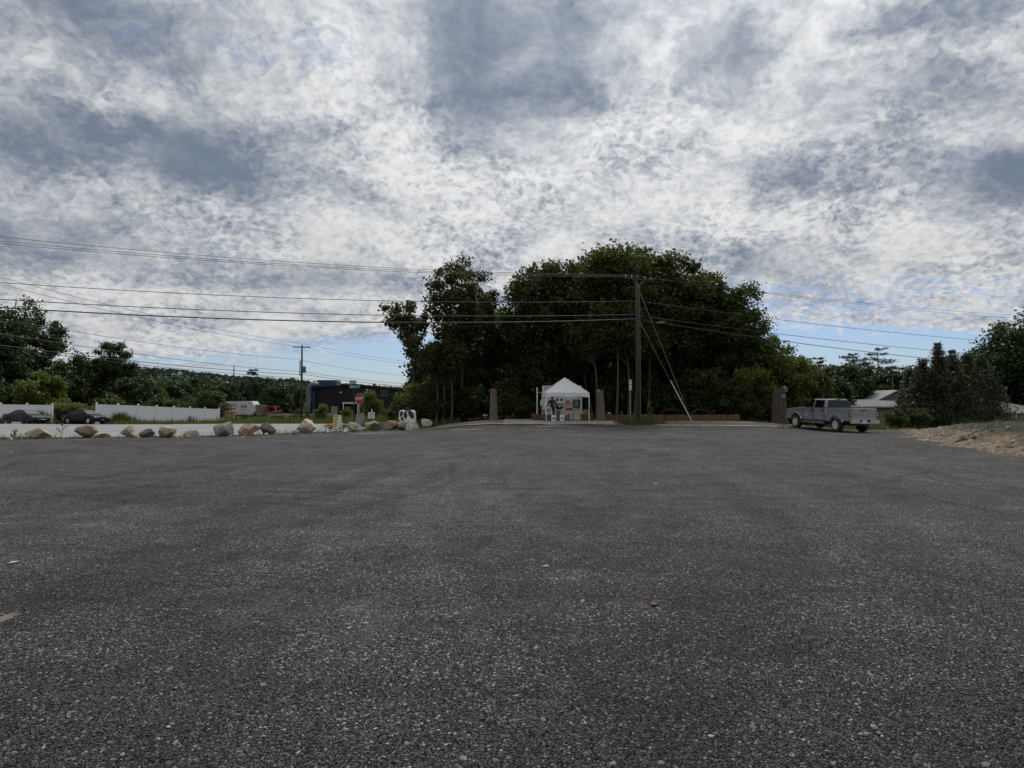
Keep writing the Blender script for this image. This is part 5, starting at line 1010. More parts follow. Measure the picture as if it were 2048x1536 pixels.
# ------------------------------------------------------------------ white vinyl fences
def fence(P0, P1, n, h, label, z_extra=0.):
    t = thing('vinyl_fence', (P0[0], P0[1], g(*P0)), label, 'fence'); o0 = t.location
    pm0 = [Vector((P0[0] + (P1[0] - P0[0]) * j / n, P0[1] + (P1[1] - P0[1]) * j / n, 0)) for j in range(n + 1)]; pts = [Vector((q.x, q.y, g(q.x, q.y))) for q in pm0]; ang = math.atan2(P1[1] - P0[1], P1[0] - P0[0])
    for j, q in enumerate(pts):
        l = q - Vector(o0); rot = Matrix.Rotation(ang, 3, 'Z'); p_ = MB().box(l + Vector((0, 0, (h + .12) / 2 - .05)), (.14, .14, h + .2), rot).build('post', WHITE, t); c = MB(); c.box(l + Vector((0, 0, h + .14)), (.19, .19, .05), rot); c.box(l + Vector((0, 0, h + .19)), (.15, .15, .06), rot, .2); c.build('cap', WHITE, p_)
        if j < n:
            l2 = pts[j + 1] - Vector(o0); A, B = l + (l2 - l).normalized() * .075, l2 - (l2 - l).normalized() * .075; m_ = (A + B) / 2; Lg = (B - A).length; nb = 14; pn = None
            sl = math.asin((B.z - A.z) / Lg); rot2 = rot @ Matrix.Rotation(-sl, 3, 'Y')
            pn = MB().box(m_ + Vector((0, 0, h * .5)), (Lg, .035, h - .3), rot2).build('panel', WHITE, t)
            gr = MB()
            for b in range(1, nb): gr.box(A.lerp(B, b / nb) + rot2 @ Vector((0, -.0185, 0)) + Vector((0, 0, h * .5)), (.008, .006, h - .34), rot2)
            gr.build('board_joint', pm('vinyl_joint', (.55, .56, .6)), pn)
            for z in (.10, h - .06): MB().box(m_ + Vector((0, 0, z)), (Lg, .06, .16), rot2).build('rail', WHITE, t)
    return t
A_, B_ = at(193, 820, 72.5), at(438.5, 820, 93); fence((A_.x, A_.y), (B_.x, B_.y), 7, 2.1, 'long white vinyl fence of seven panels running back from the black sedan')
A_, B_ = at(-52, 820, 72), at(105, 820, 74.5); fence((A_.x, A_.y), (B_.x, B_.y), 3, 2.1, 'short white vinyl fence behind the dark grey sedan')
# weeds in front of the fences
for j, (px, Y, h_, n_) in enumerate(((247, 75.5, 1.5, 500), (252, 75.8, 1.2, 300), (225, 74, .8, 200), (268, 77.5, 1.1, 150), (284, 79, .6, 150), (349, 84, .8, 90), (370, 86, .8, 60), (384, 87.5, 1.4, 140), (411, 90, .8, 120), (85, 72.3, 1.7, 300), (95, 72.3, 1.5, 250), (78, 72, 1.3, 200), (3, 71, .9, 250))):
    q = gp(px, Y); X = q.x + rng.normal(0, .45, n_); Yw = Y + rng.normal(0, .3, n_) - .6; blades('weed_clump', X, Yw, rng.uniform(.4, 1, n_) * h_, rng.uniform(.04, .09, n_), (.075, .10, .035), .35, MATS.get('grass_weed_clump'), None).update_tag()
    o = bpy.context.scene.objects[-1] if False else None
for o in [x for x in col.objects if x.name.startswith('weed_clump')]: tag(o, 'tall green weeds growing up against the white fence', 'weeds', 'weed clumps along the fences')
# thistle weeds by the boulders
for px, py, h_, l in ((124, 876, .95, 'branching thistle weed between the long tan and brown boulders'), (27, 880, .45, 'small thin weed beside the long tan boulder')):
    q = onground(px, py); t = thing('thistle', (q.x, q.y, q.z), l, 'weed'); st = MB(); C_ = []
    for j in range(9):
        z = h_ * (.2 + .08 * j); a = rng.uniform(0, 6.28); e = Vector((math.cos(a) * h_ * .32, math.sin(a) * h_ * .2, z + h_ * .28)); st.path([(0, 0, z), e], .006, 4); C_ += [tuple(Vector((0, 0, z)).lerp(e, u)) for u in np.linspace(.3, 1, 9)]
    st.path([(0, 0, -.05), (.02, 0, h_)], [.012, .006], 5); st.build('stem', pm('weed_stem', (.10, .10, .05)), t); C_ = np.array(C_); V, F, T = leaf_quads(C_ + rng.normal(0, .02, C_.shape), .07 * np.ones(len(C_)), rng.uniform(.7, 1.3, (len(C_), 3))); np_mesh('leaves', V, F, leafmat('weed_leaf', (.12, .125, .06)), t, tint=T)
q = gp(1291, 46.4); t = thing('sapling', (q.x, 46.4, q.z), 'bright leafy sapling growing beside the utility pole foot', 'plant'); st = MB(); C_ = []
for j in range(8):
    z = .15 + .13 * j; a = rng.uniform(-1.2, 1.2); e = Vector((math.cos(a) * .55, math.sin(a) * .3, z + .4)); st.path([(.1, 0, z), e], .008, 4); C_ += [tuple(Vector((.1, 0, z)).lerp(e, u)) for u in np.linspace(.2, 1, 14)]
st.build('stem', MATS['weed_stem'], t); C_ = np.array(C_); V, F, T = leaf_quads(C_ + rng.normal(0, .05, C_.shape), .16 * np.ones(len(C_)), rng.uniform(.6, 1.2, (len(C_), 3))); np_mesh('leaves', V, F, LEAFY, t, tint=T)
# ------------------------------------------------------------------ dark metal building
def building():
    Y0 = 124; L, R_ = at(622, 800, Y0), at(838, 800, Y0); z0 = -1.0; t = thing('metal_building', (L.x, Y0, z0), 'dark metal clad shed with low gable roof and open loading door', 'building'); W = R_.x - L.x; D = 30
    zl = at(622, 777, Y0).z - z0; zr = at(838, 784, Y0).z - z0; xr = at(712, 769, Y0).x - L.x; zp = at(712, 769.5, Y0).z - z0; CL = pm('dark_cladding', (.020, .0195, .024), (.016, .0155, .019), .6, .65, spec=.2); RF = pm('roof_sheet', (.34, .34, .35), (.26, .26, .27), .5, .5, .3)
    dx0, dx1, dz = at(687, 800, Y0).x - L.x, at(716, 800, Y0).x - L.x, at(700, 807, Y0).z - z0
    def ztop(x): return np.interp(x, [0, xr, W], [zl, zp, zr])
    step = .62; xs = np.arange(0, W, step); n_ = 0
    for x in xs:       # vertical cladding sheets, one by one
        x1 = min(x + step, W); lo_ = dz if (x1 > dx0 + .05 and x < dx1 - .05) else 0.; xa = x if not lo_ else x; mb = MB(); m_ = (x + x1) / 2; rib = .05
        pts = [(x, 0), (x + step * .62, 0), (x + step * .7, -rib), (x1 - .03, -rib), (x1, 0)]; k_ = len(pts)
        mb.add([(a, b, lo_) for a, b in pts] + [(a, b, ztop(a)) for a, b in pts], [(i_, i_ + 1, i_ + 1 + k_, i_ + k_) for i_ in range(k_ - 1)]); mb.build('cladding_sheet', CL, t)
    MB().box((-.02, D / 2, zl / 2), (.06, D, zl)).build('side_wall', CL, t); MB().box((W, D / 2, zr / 2), (.06, D, zr)).build('side_wall', CL, t); MB().box((W / 2, D, zl / 2), (W, .1, zl)).build('rear_wall', CL, t)
    for (xa, za, xb, zb) in ((-.3, zl, xr, zp), (xr, zp, W + .3, zr)):
        mb = MB(); mb.plate([(xa, -.35, za + .02), (xb, -.35, zb + .02), (xb, D, zb + .02), (xa, D, za + .02)], .14, (0, 0, 1)); rf = mb.build('roof', RF, t); MB().box(((xa + xb) / 2, -.38, (za + zb) / 2 + .05), (math.hypot(xb - xa, zb - za), .06, .22), Matrix.Rotation(-math.atan2(zb - za, xb - xa), 3, 'Y')).build('fascia', CL, rf)
    fr = MB()
    for c, s_ in (((dx0, -.08, dz / 2), (.18, .1, dz)), ((dx1, -.08, dz / 2), (.18, .1, dz)), (((dx0 + dx1) / 2, -.08, dz + .1), (dx1 - dx0 + .3, .12, .25))): fr.box(c, s_)
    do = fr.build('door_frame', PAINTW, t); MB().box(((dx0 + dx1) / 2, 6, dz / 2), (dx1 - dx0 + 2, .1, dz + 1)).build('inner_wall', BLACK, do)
    wx, wz = at(769, 800, Y0).x - L.x, at(769, 786, Y0).z - z0; wd = MB().box((wx, -.06, wz), (1.5, .06, 1.1)).build('window', GLASSD, t); wf = MB(); wf.box((wx, -.08, wz - .6), (1.8, .12, .1)); wf.box((wx, -.08, wz + .58), (1.7, .1, .08)); wf.build('window_frame', pm('dull_frame', (.12, .12, .11)), wd)
    for px, py in ((682, 785), (735, 779.5), (622.5, 797)):
        x, z = at(px, 800, Y0).x - L.x, at(px, py, Y0).z - z0; lm_ = MB(); lm_.box((x, -.2, z), (.28, .25, .25)); lm_.box((x, -.1, z + .1), (.1, .3, .08)); lm_.build('wall_lamp', PAINTW, t, bevel=.04)
    x = at(698, 800, Y0).x - L.x; un = MB(); un.box((x, 3, zp + .45), (1.1, 1.2, .9)); un.build('roof_unit', GALV, t, bevel=.03); x = at(742, 800, Y0).x - L.x; v = MB(); v.lathe([(.25, 0), (.25, .35), (.4, .35), (.4, .5), (.001, .55)], 12, 'Z', (x, 3, ztop(x) + .1)); v.build('roof_vent', BLACK, t)
    return t, L, z0, zl
bt, bL, bz0, bzl = building()
# blue dust collector and silver duct at the corner
q0, q1 = at(624, 760, 123), at(662, 772, 123); t = thing('dust_collector', (q0.x + .3, 125.6, bz0), 'blue ribbed dust collector box raised behind the silver duct', 'dust collector'); W_ = q1.x - q0.x; zt, zb = at(640, 759, 123).z - bz0, at(640, 774, 123).z - bz0; BLU = pm('blue_metal', (.018, .045, .11), (.014, .035, .085), 2, .5)
MB().box((W_ / 2, 1.6, (zt + zb) / 2 - .3), (W_, 3, zt - zb + .6)).build('housing', BLU, t)
for j in range(9): MB().box((.15 + (W_ - .3) * j / 8, .06, (zt + zb) / 2), (.1, .1, zt - zb - .1)).build('rib', pm('blue_rib', (.022, .06, .14)), t)
for x in (.3, W_ - .3): MB().box((x, 1.6, zb / 2 - .3), (.25, .25, zb)).build('leg', BLU, t)
MB().box((-.15, -1.9, 2.6), (.5, .4, 5.0)).build('feed_pipe', BLU, t)
q0 = at(617, 838, 122); dz_ = lambda py: at(617, py, 122).z - bz0
t = thing('silver_duct', (q0.x, 122, bz0), 'fat silver duct bending down from the blue dust collector', 'duct'); mb = MB(); r_ = .42; mb.path([(1.75, .4, dz_(769)), (.9, .2, dz_(769)), (.45, 0, dz_(770)), (.12, 0, dz_(774)), (0, 0, dz_(781)), (-.02, 0, dz_(800)), (-.1, 0, dz_(822)), (-.15, 0, 0)], r_, 14); mb.build('pipe', pm('duct_steel', (.15, .16, .175), (.11, .115, .125), 3, .5, .3), t, smooth=True)
for py in (776, 786, 797, 812): mb = MB(); mb.lathe([(r_ + .02, -.05), (r_ + .05, 0), (r_ + .02, .05)], 14, 'Z', (-.02, 0, dz_(py))); mb.build('flange', MATS['duct_steel'], t)
mb = MB(); mb.path([(-.05, -.1, dz_(803)), (-.55, -.1, dz_(810)), (-.7, -.1, dz_(820)), (-.75, -.1, .2)], .26, 10); mb.build('branch_pipe', MATS['duct_steel'], t, smooth=True)
# parked white pickup in front of the shed and a grey cabinet
def small_pickup():
    t = thing('parked_pickup', (0, 0, 0), 'white pickup parked in front of the dark metal building', 'pickup truck'); P_t = pm('dull_white_paint', (.34, .36, .38), (.28, .3, .32), 2, .4); fa, ra = arch(1.6, .38, .46, .45), arch(-1.6, .38, .46, .45)
    profile('body', [(-2.6, .5), (-2.08, .42)] + ra + [(-1.1, .42), (1.1, .42)] + fa + [(2.1, .42), (2.65, .5), (2.68, .9), (2.5, 1.0), (1.3, 1.1), (-2.6, 1.1)], -.9, .9, P_t, t, .06); frustum('cabin', (-.6, 1.2), (-.4, .5), .84, .66, 1.06, 1.7, P_t, t, .06)
    for s_ in (-1, 1):
        mb = MB(); mb.plate([(-.45, s_ * .845, 1.14), (.95, s_ * .845, 1.14), (.45, s_ * .72, 1.58), (-.35, s_ * .72, 1.58)], .012, (0, s_, .3)); mb.build('door_window', GLASSD, t)
        for x in (1.6, -1.6): wheel(t, x, s_ * .78, .37, .24, s_, GALV, 6)
    mb = MB(); mb.plate([(1.14, -.74, 1.12), (1.14, .74, 1.12), (.56, .6, 1.62), (.56, -.6, 1.62)], .014, (.6, 0, .75)); mb.build('windscreen', GLASSW, t); MB().box((2.68, 0, .6), (.1, 1.7, .2)).build('bumper', CHROME, t); MB().box((2.69, 0, .84), (.06, 1.2, .2)).build('grille', BLACK, t); return t
pk2 = small_pickup(); q = gp(641, 116); place(pk2, q.x, 116, R(176), 3.2)
q = gp(669, 119); t = thing('utility_cabinet', (q.x, 119, q.z), 'grey utility cabinet in front of the shed wall', 'cabinet'); MB().box((0, 0, .15), (1.1, .9, .3)).build('plinth', CONC, t); MB().box((0, 0, 1.35), (.95, .75, 2.1)).build('case', pm('cabinet_grey', (.22, .22, .20), (.17, .17, .16)), t, bevel=.03); MB().box((0, -.385, 1.35), (.8, .02, 1.8)).build('door', MATS['cabinet_grey'], t)
# ------------------------------------------------------------------ signs
def stop_sign():
    Y = 55.0; q = gp(718.5, Y); t = thing('stop_sign', (q.x, Y, q.z), 'red octagonal stop sign on a grey metal post', 'stop sign', rz=R(-32)); zc = at(718, 797.5, Y).z - q.z; r_ = .49
    mb = MB(); mb.box((0, .035, zc / 2 + .1), (.06, .04, zc + .6)); mb.build('post', GALV, t); o8 = lambda rr, y: [(rr * math.cos(R(22.5 + 45 * j)), y, zc + rr * math.sin(R(22.5 + 45 * j))) for j in range(8)]
    mb = MB(); mb.plate(o8(r_, 0), .006, (0, -1, 0)); mb.build('border', pm('dull_sign_white', (.52, .50, .50), (.45, .43, .43), 4, .6), t); mb = MB(); mb.plate(o8(r_ * .955, -.008), .004, (0, -1, 0)); f_ = mb.build('face', RED, t); text_mesh('lettering', 'STOP', .36, SIGNW, f_, face_cam(0, -.015, zc) @ Matrix.Scale(.88, 4, (1, 0, 0)), .002, .0)
stop_sign()
Y = 56.5; q = gp(708.5, Y); zt = at(708, 770, Y).z - q.z; t = thing('street_name_sign', (q.x, Y, q.z), 'green street name blade on a black post behind the stop sign', 'street sign'); mb = MB(); mb.path([(0, 0, 0), (0, 0, zt)], .05, 8); mb.build('post', BLACK, t); W_ = 20 / (FPX / Y)
b_ = MB().box((.05, -.07, zt - .14), (W_, .02, .27)).build('name_blade', GREENS, t); text_mesh('lettering', 'Bonneau Rd', .17, SIGNW, b_, face_cam(.05, -.083, zt - .14), .002)
zc = at(708, 808, Y).z - q.z; MB().box((-.15, -.06, zc), (.34, .02, .12)).build('small_blade', GREENS, t)
Y = 50; q = gp(743, Y); zt, zb, z1 = at(743, 824.5, Y).z - q.z, at(743, 837, Y).z - q.z, at(743, 818, Y).z - q.z; t = thing('lettered_sign', (q.x, Y, q.z), 'small white sign with four lines of dark print on a rusty stake', 'sign', rz=R(-4)); W_ = 13.5 / (FPX / Y)
MB().box((0, .03, zb / 2), (.07, .03, zb)).build('stake', pm('rusty_stake', (.20, .06, .025), (.14, .045, .02), 5, .8), t); MB().box((0.03, .03, (z1 + zt) / 2), (.06, .03, z1 - zt)).build('stake_top', SIGNW, t)
b_ = MB().box((0, 0, (zt + zb) / 2), (W_, .02, zt - zb)).build('board', SIGNW, t)
for j in range(4):
    x = -W_ * .42
    while x < W_ * .36: w_ = random.uniform(.03, .08); w_ = min(w_, W_ * .42 - x); MB().box((x + w_ / 2, -.013, zt - (zt - zb) * (.17 + .22 * j)), (w_, .004, .045)).build('print', INK, b_); x += w_ + .018
# stone slab and sandwich board
q = onground(707, 853); t = thing('stone_slab', (q.x, q.y + 2.0, g(q.x, q.y + 2.)), 'upright grey stone slab at the foot of the stop sign', 'stone slab'); s_ = FPX / (q.y + 2.); profile('slab', [(-10 / s_, -.1), (10 / s_, -.1), (9 / s_, 24 / s_), (3 / s_, 25 / s_), (-6.5 / s_, 23 / s_)], -.14, .14, rockmat('granite', (.30, .275, .255), (.20, .18, .165), (.36, .34, .32)), t, .03)
q = onground(672, 858); t = thing('sandwich_board', (q.x, q.y + .4, g(q.x, q.y + .4)), 'leaning white sandwich board with yellow figures on the dirt heap', 'sandwich board', rz=R(-25)); h_ = .92
fp = MB().box((0, -.16, h_ / 2), (.46, .03, h_), Matrix.Rotation(-.16, 3, 'X')).build('front_panel', SIGNW, t); MB().box((0, .16, h_ / 2), (.46, .03, h_), Matrix.Rotation(.16, 3, 'X')).build('rear_panel', SIGNW, t)
YEL = pm('sign_yellow', (.55, .30, .04), (.38, .2, .03), 8, .6); MB().box((0, -.112, h_ * .93), (.40, .02, .06)).build('header_print', INK, fp)
for j in range(4): MB().box((-.04 + .05 * (j % 2), -.238 + .0315 * j, h_ * (.22 + .18 * j)), (.34, .014, .17), Matrix.Rotation(-.16, 3, 'X')).build('figure', YEL, fp, bevel=.004)
# kerb piece behind the flat grey block
for j, (p0, p1) in enumerate(((690, 728), (728, 770))):
    a, b = onground(p0, 851), onground(p1, 852.5); a.y += 1.2; b.y += 1.2; d_ = b - a; t = thing('kerb_stone', (a.x, a.y, g(a.x, a.y)), ('pale kerb stone below the stone slab', 'pale kerb stone below the white lettered sign')[j], 'kerb stone'); MB().box((d_.x / 2, d_.y / 2, .1), (d_.length - .04, .16, .26), Matrix.Rotation(math.atan2(d_.y, d_.x), 3, 'Z')).build('kerb', CONC, t, bevel=.015)
# number sign beside the utility pole
Y = 48.0; q = gp(1261, Y); zt, zb = at(1261, 759.5, Y).z - q.z, at(1261, 780, Y).z - q.z; t = thing('number_sign', (q.x, Y, q.z), 'narrow upright white sign on a thin post beside the utility pole', 'sign'); mb = MB(); mb.box((0, .02, zt / 2), (.05, .03, zt)); mb.build('post', GALV, t)
b_ = MB().box((0, 0, (zt + zb) / 2), (.19, .015, zt - zb)).build('plate', SIGNW, t)
for j, c in enumerate('EN5'): text_mesh('character', c, .22, INK, b_, face_cam(0, -.010, zt - .13 - .23 * j), .001, .004)

# ------------------------------------------------------------------ utility poles, wires, guys
def pole(px, Y, pytop, label, arms, r0=.16, sink=.3):
    q = gp(px, Y); H = at(px, pytop, Y).z - q.z; t = thing('utility_pole', (q.x, Y, q.z), label, 'utility pole'); mb = MB(); mb.path([(0, 0, -sink), (0, 0, H * .5), (0, 0, H)], [r0 * 1.05, r0 * .88, r0 * .65], 12); mb.build('mast', WOODP, t, smooth=True)
    for z, half, ang in arms:
        rot = Matrix.Rotation(ang, 3, 'Z'); o = MB().box((0, -.14, z), (half * 2, .10, .12), rot).build('crossarm', WOODP, t)
        for u in (-.95, -.5, .5, .95):
            p_ = rot @ Vector((u * half, -.14, 0)); i_ = MB(); i_.lathe([(.02, 0), (.05, .03), (.035, .06), (.05, .09), (.03, .15), (.001, .16)], 8, 'Z', (p_.x, p_.y, z + .06)); i_.build('insulator', pm('insulator_grey', (.5, .5, .52)), o)
        for s_ in (-1, 1): b = MB(); e = rot @ Vector((s_ * half * .5, -.14, z)); b.path([(0, -.1, z - .55), (e.x, e.y, z)], .015, 4); b.build('brace', GALV, o)
    return t, H
P1, H1 = pole(1275.5, 46.4, 549, 'tall brown utility pole with guy wires standing in the grass by the bales', ((9.95, 1.15, R(28)),), .14)
P1v = Vector(P1.location)
mb = MB(); mb.path([(.17, -.05, .2), (.16, -.04, 9.5)], .03, 6); mb.build('conduit', pm('grey_conduit', (.16, .15, .15)), P1)
P2, H2 = pole(603, 86, 690, 'utility pole with transformer standing on the far grass verge', ((at(603, 694.5, 86).z - gp(603, 86).z, 1.1, R(0)),), .15)
mb = MB(); mb.lathe([(.001, 0), (.2, 0), (.22, .05), (.22, .75), (.18, .82), (.001, .84)], 14, 'Z', (.34, -.1, 6.4)); mb.build('transformer', pm('transformer_grey', (.14, .14, .14)), P2, smooth=False)
mb = MB(); mb.path([(-.2, -.1, 6.0), (-.2, -.1, 8.0)], .07, 6); mb.build('cable_riser', BLACK, P2); MB().box((0.06, 0, H2 + .12), (.03, .03, .3)).build('top_pin', GALV, P2)
P3, H3 = pole(467, 165, 732, 'far utility pole with a crossarm above the tree row', ((9.5, 1.5, 0),), .16)
P4, H4 = pole(536.5, 150, 764, 'far short pole with pale fittings in front of the trees', ((5.4, .5, 0),), .14)
WR = 0
def wire(name, A, B, sag, r_, label, cat='wire', n=28, mt=None):
    A, B = Vector(A), Vector(B); mb = MB(); pts = [A.lerp(B, j / n) - Vector((0, 0, sag * 4 * (j / n) * (1 - j / n))) for j in range(n + 1)]; mb.path(pts, r_, 5); return tag(mb.build(name, mt or CABLE, smooth=True), label, cat)
CP = Vector((-41, 31.5, 0))           # corner pole beyond the frame carries both lines
def thru(A, px, py, Bxy, sag=0.):
    """wire from A to the far support over Bxy, height chosen so that it passes row py at column px"""
    A = Vector(A); best = None
    for zb in np.arange(3, 15, .02):
        B = Vector((Bxy[0], Bxy[1], zb)); 
        lo_, hi_ = 0., 1.
        for u in np.linspace(0, 1, 120):
            q = A.lerp(B, u); 
            if (q.x - A.x) * 1. and abs(CX + FPX * q.x / q.y - px) < 8:
                z = q.z - sag * 4 * u * (1 - u); e = at(px, py, q.y).z - z
                if best is None or abs(e) < best[0]: best = (abs(e), zb)
                break
    return Vector((Bxy[0], Bxy[1], best[1] if best else A.z))
def pp(P, dx, dz): return Vector((P.x + dx, P.y - .14, P.z + dz))
for j, (dx, pyl) in enumerate(((-1.0, 475), (-.5, 484), (.55, 488))):
    A = pp(P1v, dx * .88, 10.15); A.y += dx * .47; wire('power_line', A, thru(A, 8, pyl, (CP.x, CP.y), .9), .9, .012, ('thin top power line from the crossarm outer end over the road', 'thin top power line from the crossarm middle over the road', 'thin top power line from the crossarm inner end over the road')[j])
for j, (pz, py0, sg, r_, l) in enumerate(((602, 556, .85, .018, 'upper black cable from the tall pole over the road'), (629, 608, .8, .022, 'middle black cable from the tall pole over the road'), (638, 631, .95, .034, 'thickest lowest black cable from the tall pole over the road'))):
    A = at(1270, pz, 46.3); wire('cable_line', A, thru(A, 8, py0, (CP.x, CP.y), sg), sg, r_, l)
RE = at(2200, 700, 82)
for j, (pz, py0, sg, r_, l) in enumerate(((603, 686, .55, .018, 'upper cable from the tall pole towards the cedars'), (632, 714, .55, .02, 'middle cable from the tall pole towards the cedars'), (640, 732, .7, .026, 'lowest cable from the tall pole towards the cedars'))):
    A = at(1281, pz, 46.3); wire('cable_line', A, thru(A, 2040, py0, (RE.x, RE.y), sg), sg, r_, l)
for j, (dx, py0) in enumerate(((.9, 628), (-.9, 634))):
    A = pp(P1v, dx * .88, 10.15); A.y += dx * .47; wire('power_line', A, thru(A, 2000, py0, (RE.x, RE.y), .6), .6, .012, ('thin top power line from the crossarm outer end towards the cedars', 'thin top power line from the crossarm inner end towards the cedars')[j])
P2v = Vector(P2.location)
for j, (px0, pz, py0, sg, r_, l) in enumerate(((603, 687, 558, .9, .016, 'thin wire from the transformer pole top over the fences'), (590, 692, 573, .9, .016, 'thin wire from the transformer pole crossarm over the fences'), (600, 719, 640, .8, .018, 'wire from below the transformer over the fences'), (601, 743, 669, .7, .024, 'black cable from the transformer pole over the fences'), (601, 749, 692, .6, .03, 'thick black cable from the transformer pole over the fences'), (601, 756, 697, .6, .022, 'lowest black cable from the transformer pole over the fences'))):
    A = at(px0, pz, 85.8); wire('cable_line', A, thru(A, 8, py0, (CP.x, CP.y), sg), sg, r_, l)
for j, (pz, pe, sg, r_, l) in enumerate(((687, 730, .5, .016, 'thin wire from the transformer pole top towards the wood'), (693, 735, .5, .016, 'thin crossarm wire from the transformer pole towards the wood'), (721, 755, .6, .018, 'wire from below the transformer towards the wood'), (743, 770, .5, .024, 'black cable from the transformer pole towards the shed roof'), (748, 775, .5, .028, 'thick black cable from the transformer pole over the shed'), (757, 778, .5, .02, 'lowest black cable from the transformer pole over the shed'))):
    A = at(605, pz, 85.8); wire('cable_line', A, at(905, pe, 118), sg, r_, l)
A = at(601, 752, 85.8); B = at(585, 757.2, 85.6); t = tag(wire('cable_splice', at(590, 757.5, 86), at(580, 757.2, 85.9), 0, .11, 'black splice case hanging on the cable left of the transformer pole', 'splice case'))
# guy wires with pale guard
anc = onground(1385, 844); anc.y = 46.0; an = at(1385, 839.5, 46.0); an.z = g(an.x, an.y)
GUY = pm('guy_strand', (.15, .15, .15), (.11, .11, .11), 5, .6, .2)
wire('guy_wire', at(1279, 583, 46.3), an, .0, .022, 'long guy wire from the pole top to the ground anchor', 'guy wire', 4, GUY)
g2 = wire('guy_wire', at(1281, 646, 46.3), an + Vector((-.03, 0, 0)), .0, .018, 'shorter guy wire with a pale guard sleeve at the anchor', 'guy wire', 4, GUY)
A = at(1281, 646, 46.3); u = .57; mb = MB(); mb.path([A.lerp(an, .58), A.lerp(an, .99)], .03, 8); mb.build('guard_sleeve', PAINTW, g2)
mb = MB(); a2 = onground(1398, 872); mb.path([an, an.lerp(a2, .4) + Vector((.05, 0, 0)), a2 + Vector((0, 0, .02))], .008, 5); tag(mb.build('loose_cable', CABLE), 'loose thin cable trailing from the guy anchor onto the gravel', 'cable')
A = at(1281, 640, 46.2); t = thing('street_lamp', at(1322, 646, 46.0), 'grey cylindrical cable terminal hanging on the line beside the tall pole', 'cable terminal'); t.name = 'cable_terminal'; mb = MB(); mb.lathe([(.001, -.3), (.07, -.28), (.08, 0), (.07, .28), (.001, .3)], 10, 'X'); mb.build('case', pm('terminal_grey', (.10, .105, .11)), t, smooth=True); h_ = MB(); h_.path([(-.2, 0, 0), (-.2, 0, .14)], .012, 4); h_.path([(.2, 0, 0), (.2, 0, .16)], .012, 4); h_.build('hanger', BLACK, t)

# ------------------------------------------------------------------ houses on the right
def house(px0, px1, Y, py_eave, py_ridge, label, hip, D=9, wallc=(.24, .22, .20), ridge=(.2, .8), wins=()):
    A, B = at(px0, 800, Y), at(px1, 800, Y); W = B.x - A.x; ze = at(px0, py_eave, Y).z; zr = at(px0, py_ridge, Y + D / 2).z; z0 = ze - 2.6; t = thing('house', (A.x, Y, z0), label, 'house'); h = 2.6
    WM = pm('siding_%s' % label.split()[0], wallc, tuple(x * .85 for x in wallc), 1.5, .85, stretch=(1, 1, 8)); RM_ = pm('shingle_%s' % label.split()[0], (.20, .20, .205), (.15, .15, .155), 3, .9, bump=.3, bscale=30, c3=(.25, .25, .25))
    for c, s_ in (((W / 2, .1, h / 2), (W, .2, h)), ((W / 2, D - .1, h / 2), (W, .2, h)), ((.1, D / 2, h / 2), (.2, D - .4, h)), ((W - .1, D / 2, h / 2), (.2, D - .4, h))): MB().box(c, s_).build('wall', WM, t)
    o = .45; xa, xb = ridge[0] * W, ridge[1] * W; rz = zr - z0; mb = MB(); mb.add([(-o, -o, h), (W + o, -o, h), (W + o, D + o, h), (-o, D + o, h), (xa, D / 2, rz), (xb, D / 2, rz)], [(0, 1, 5, 4), (2, 3, 4, 5), (1, 2, 5), (3, 0, 4), (3, 2, 1, 0)]); rf = mb.build('roof', RM_, t)
    gt = MB(); gt.box((W / 2, -o - .03, h - .02), (W + 2 * o, .08, .16)); gt.build('fascia', PAINTW, rf)
    for px, py0, py1, wpx in wins:
        s_ = FPX / Y; x = at(px, 800, Y).x - A.x; z1, z2 = at(px, py0, Y).z - z0, at(px, py1, Y).z - z0; w_ = wpx / s_; f = MB()
        for c, q in (((x - w_ / 2, -.03, (z1 + z2) / 2), (.12, .08, z1 - z2 + .12)), ((x + w_ / 2, -.03, (z1 + z2) / 2), (.12, .08, z1 - z2 + .12)), ((x, -.03, z1), (w_ - .12, .08, .12)), ((x, -.04, z2), (w_ - .12, .1, .12))): f.box(c, q)
        wo = f.build('window', PAINTW, t); MB().box((x, -.012, (z1 + z2) / 2), (w_ - .1, .02, z1 - z2 - .1)).build('pane', GLASSD, wo)
    return t
house(1915, 2110, 62, 824, 797, 'low grey house with hip roof behind the dirt bank', True, 10, (.25, .235, .22), (.28, .62), ((1929, 829, 838, 7), (1955, 830, 840, 8), (1967, 830, 838, 7), (1996, 826, 838, 5), (2027, 826, 836, 7)))
h2 = house(1690, 1846, 82, 813, 799, 'pale roofed bungalow with an aerial behind the pickup', True, 8, (.30, .28, .25), (.12, .88), ((1745, 816, 824, 14), (1720, 816, 824, 10)))
h2.children[4].data.materials[0] = pm('pale_roofing', (.33, .33, .33), (.27, .27, .28), 2, .8, bump=.2, bscale=30)
q = at(1790, 797, 86); mb = MB(); lx = at(1755, 800, 86).x - q.x; rx_ = at(1830, 800, 86).x - q.x; zb = at(1790, 799, 86).z; zt = at(1790, 782, 86).z; t = thing('gable_dormer', (q.x, 86, zb), 'grey gable roof end with the television aerial behind the bungalow', 'gable'); mb.plate([(lx, 0, -.8), (rx_, 0, -.8), (rx_, 0, 0), (0, 0, zt - zb), (lx, 0, 0)], .2, (0, 1, 0)); mb.build('gable_wall', pm('grey_gable', (.16, .16, .155)), t)
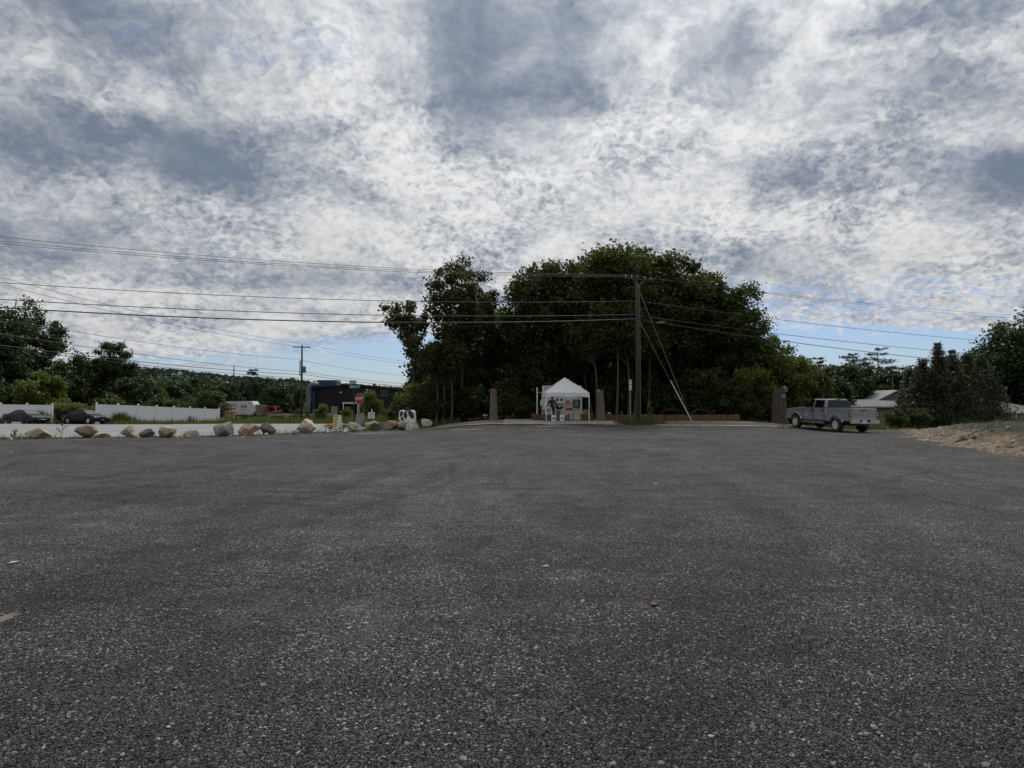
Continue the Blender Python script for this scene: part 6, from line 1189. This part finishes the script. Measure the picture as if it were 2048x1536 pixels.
for s_, xx in ((-1, lx), (1, rx_)):
    mb = MB(); mb.plate([(xx * 1.12, -.3, -.14), (0, -.3, zt - zb + .02), (0, 6, zt - zb + .02), (xx * 1.12, 6, -.14)], .12, (0, 0, 1)); r_o = mb.build('roof', pm('gable_roofing', (.2, .2, .21)), t); L_ = math.hypot(xx, zt - zb); MB().box((xx * .56, -.34, (zt - zb) / 2 - .02), (L_ * 1.13, .06, .18), Matrix.Rotation(-math.atan2(-(zt - zb) - .14, xx * 1.12) if s_ > 0 else -math.atan2(zt - zb + .14, -xx * 1.12), 3, 'Y')).build('bargeboard', PAINTW, r_o)
t = thing('television_aerial', (q.x, 86.5, zt - .1), 'thin television aerial on a mast over the gable', 'aerial'); za = at(1790, 748, 86.5).z - zt; mb = MB(); mb.path([(0, 0, 0), (0, 0, za + .15)], .03, 5); mb.build('mast', GALV, t); bm_ = MB(); bm_.path([(-1.5, 0, za), (1.3, 0, za)], .025, 5); b_ = bm_.build('boom', GALV, t); el = MB()
for j in range(9): el.path([(-1.4 + .33 * j, -.5 + .04 * j, za), (-1.4 + .33 * j, .5 - .04 * j, za)], .014, 4)
el.path([(-1.3, 0, za + .3), (-.6, 0, za), (-1.3, 0, za - .3)], .014, 4); el.build('elements', GALV, b_)
# fallen branches in front of the wood, litter on the lot
for j, (px, Y, l) in enumerate(((1345, 49.6, 'arched dead branch behind the straw bales near the guy anchor'), (1405, 49.4, 'second dead branch arching over the straw bales'), (1020, 51, 'bare hooked branch hanging beside the tall log post'))):
    qa = gp(px, Y); z = (.75, .7, 1.9)[j]; mb = MB(); sgn = (1, 1, -1)[j]; mb.path([(-.9, 0, z - .2), (-.4, 0, z + .12), (.2, .1, z + .08 * sgn), (.8, 0, z - .25 * sgn)], [.03, .028, .02, .01], 5); mb.path([(-.2, 0, z + .1), (.2, .1, z - .3)], [.015, .008], 4); o = mb.build('dead_branch', BARKP); o.location = (qa.x, Y, qa.z); tag(o, l, 'branch')
for j, (px, py, w_, l) in enumerate(((1091, 1138, .07, 'pale flat stone chip lying on the open gravel'), (1312, 969, .10, 'white scrap lying on the gravel toward the pickup'), (1310, 1217, .08, 'dry brown leaf scrap on the gravel'), (28, 1128, .12, 'white flake on the gravel toward the road'))):
    qa = onground(px, py); o = boulder('litter_scrap', (qa.x, qa.y, qa.z + .004), (w_, w_ * .6, .022), 80 + j, pm('scrap_%s' % 'abcd'[j], ((.5, .44, .33), (.6, .6, .6), (.13, .075, .05), (.55, .54, .52))[j]), 5, .3, l, None, .2); o['category'] = 'scrap'
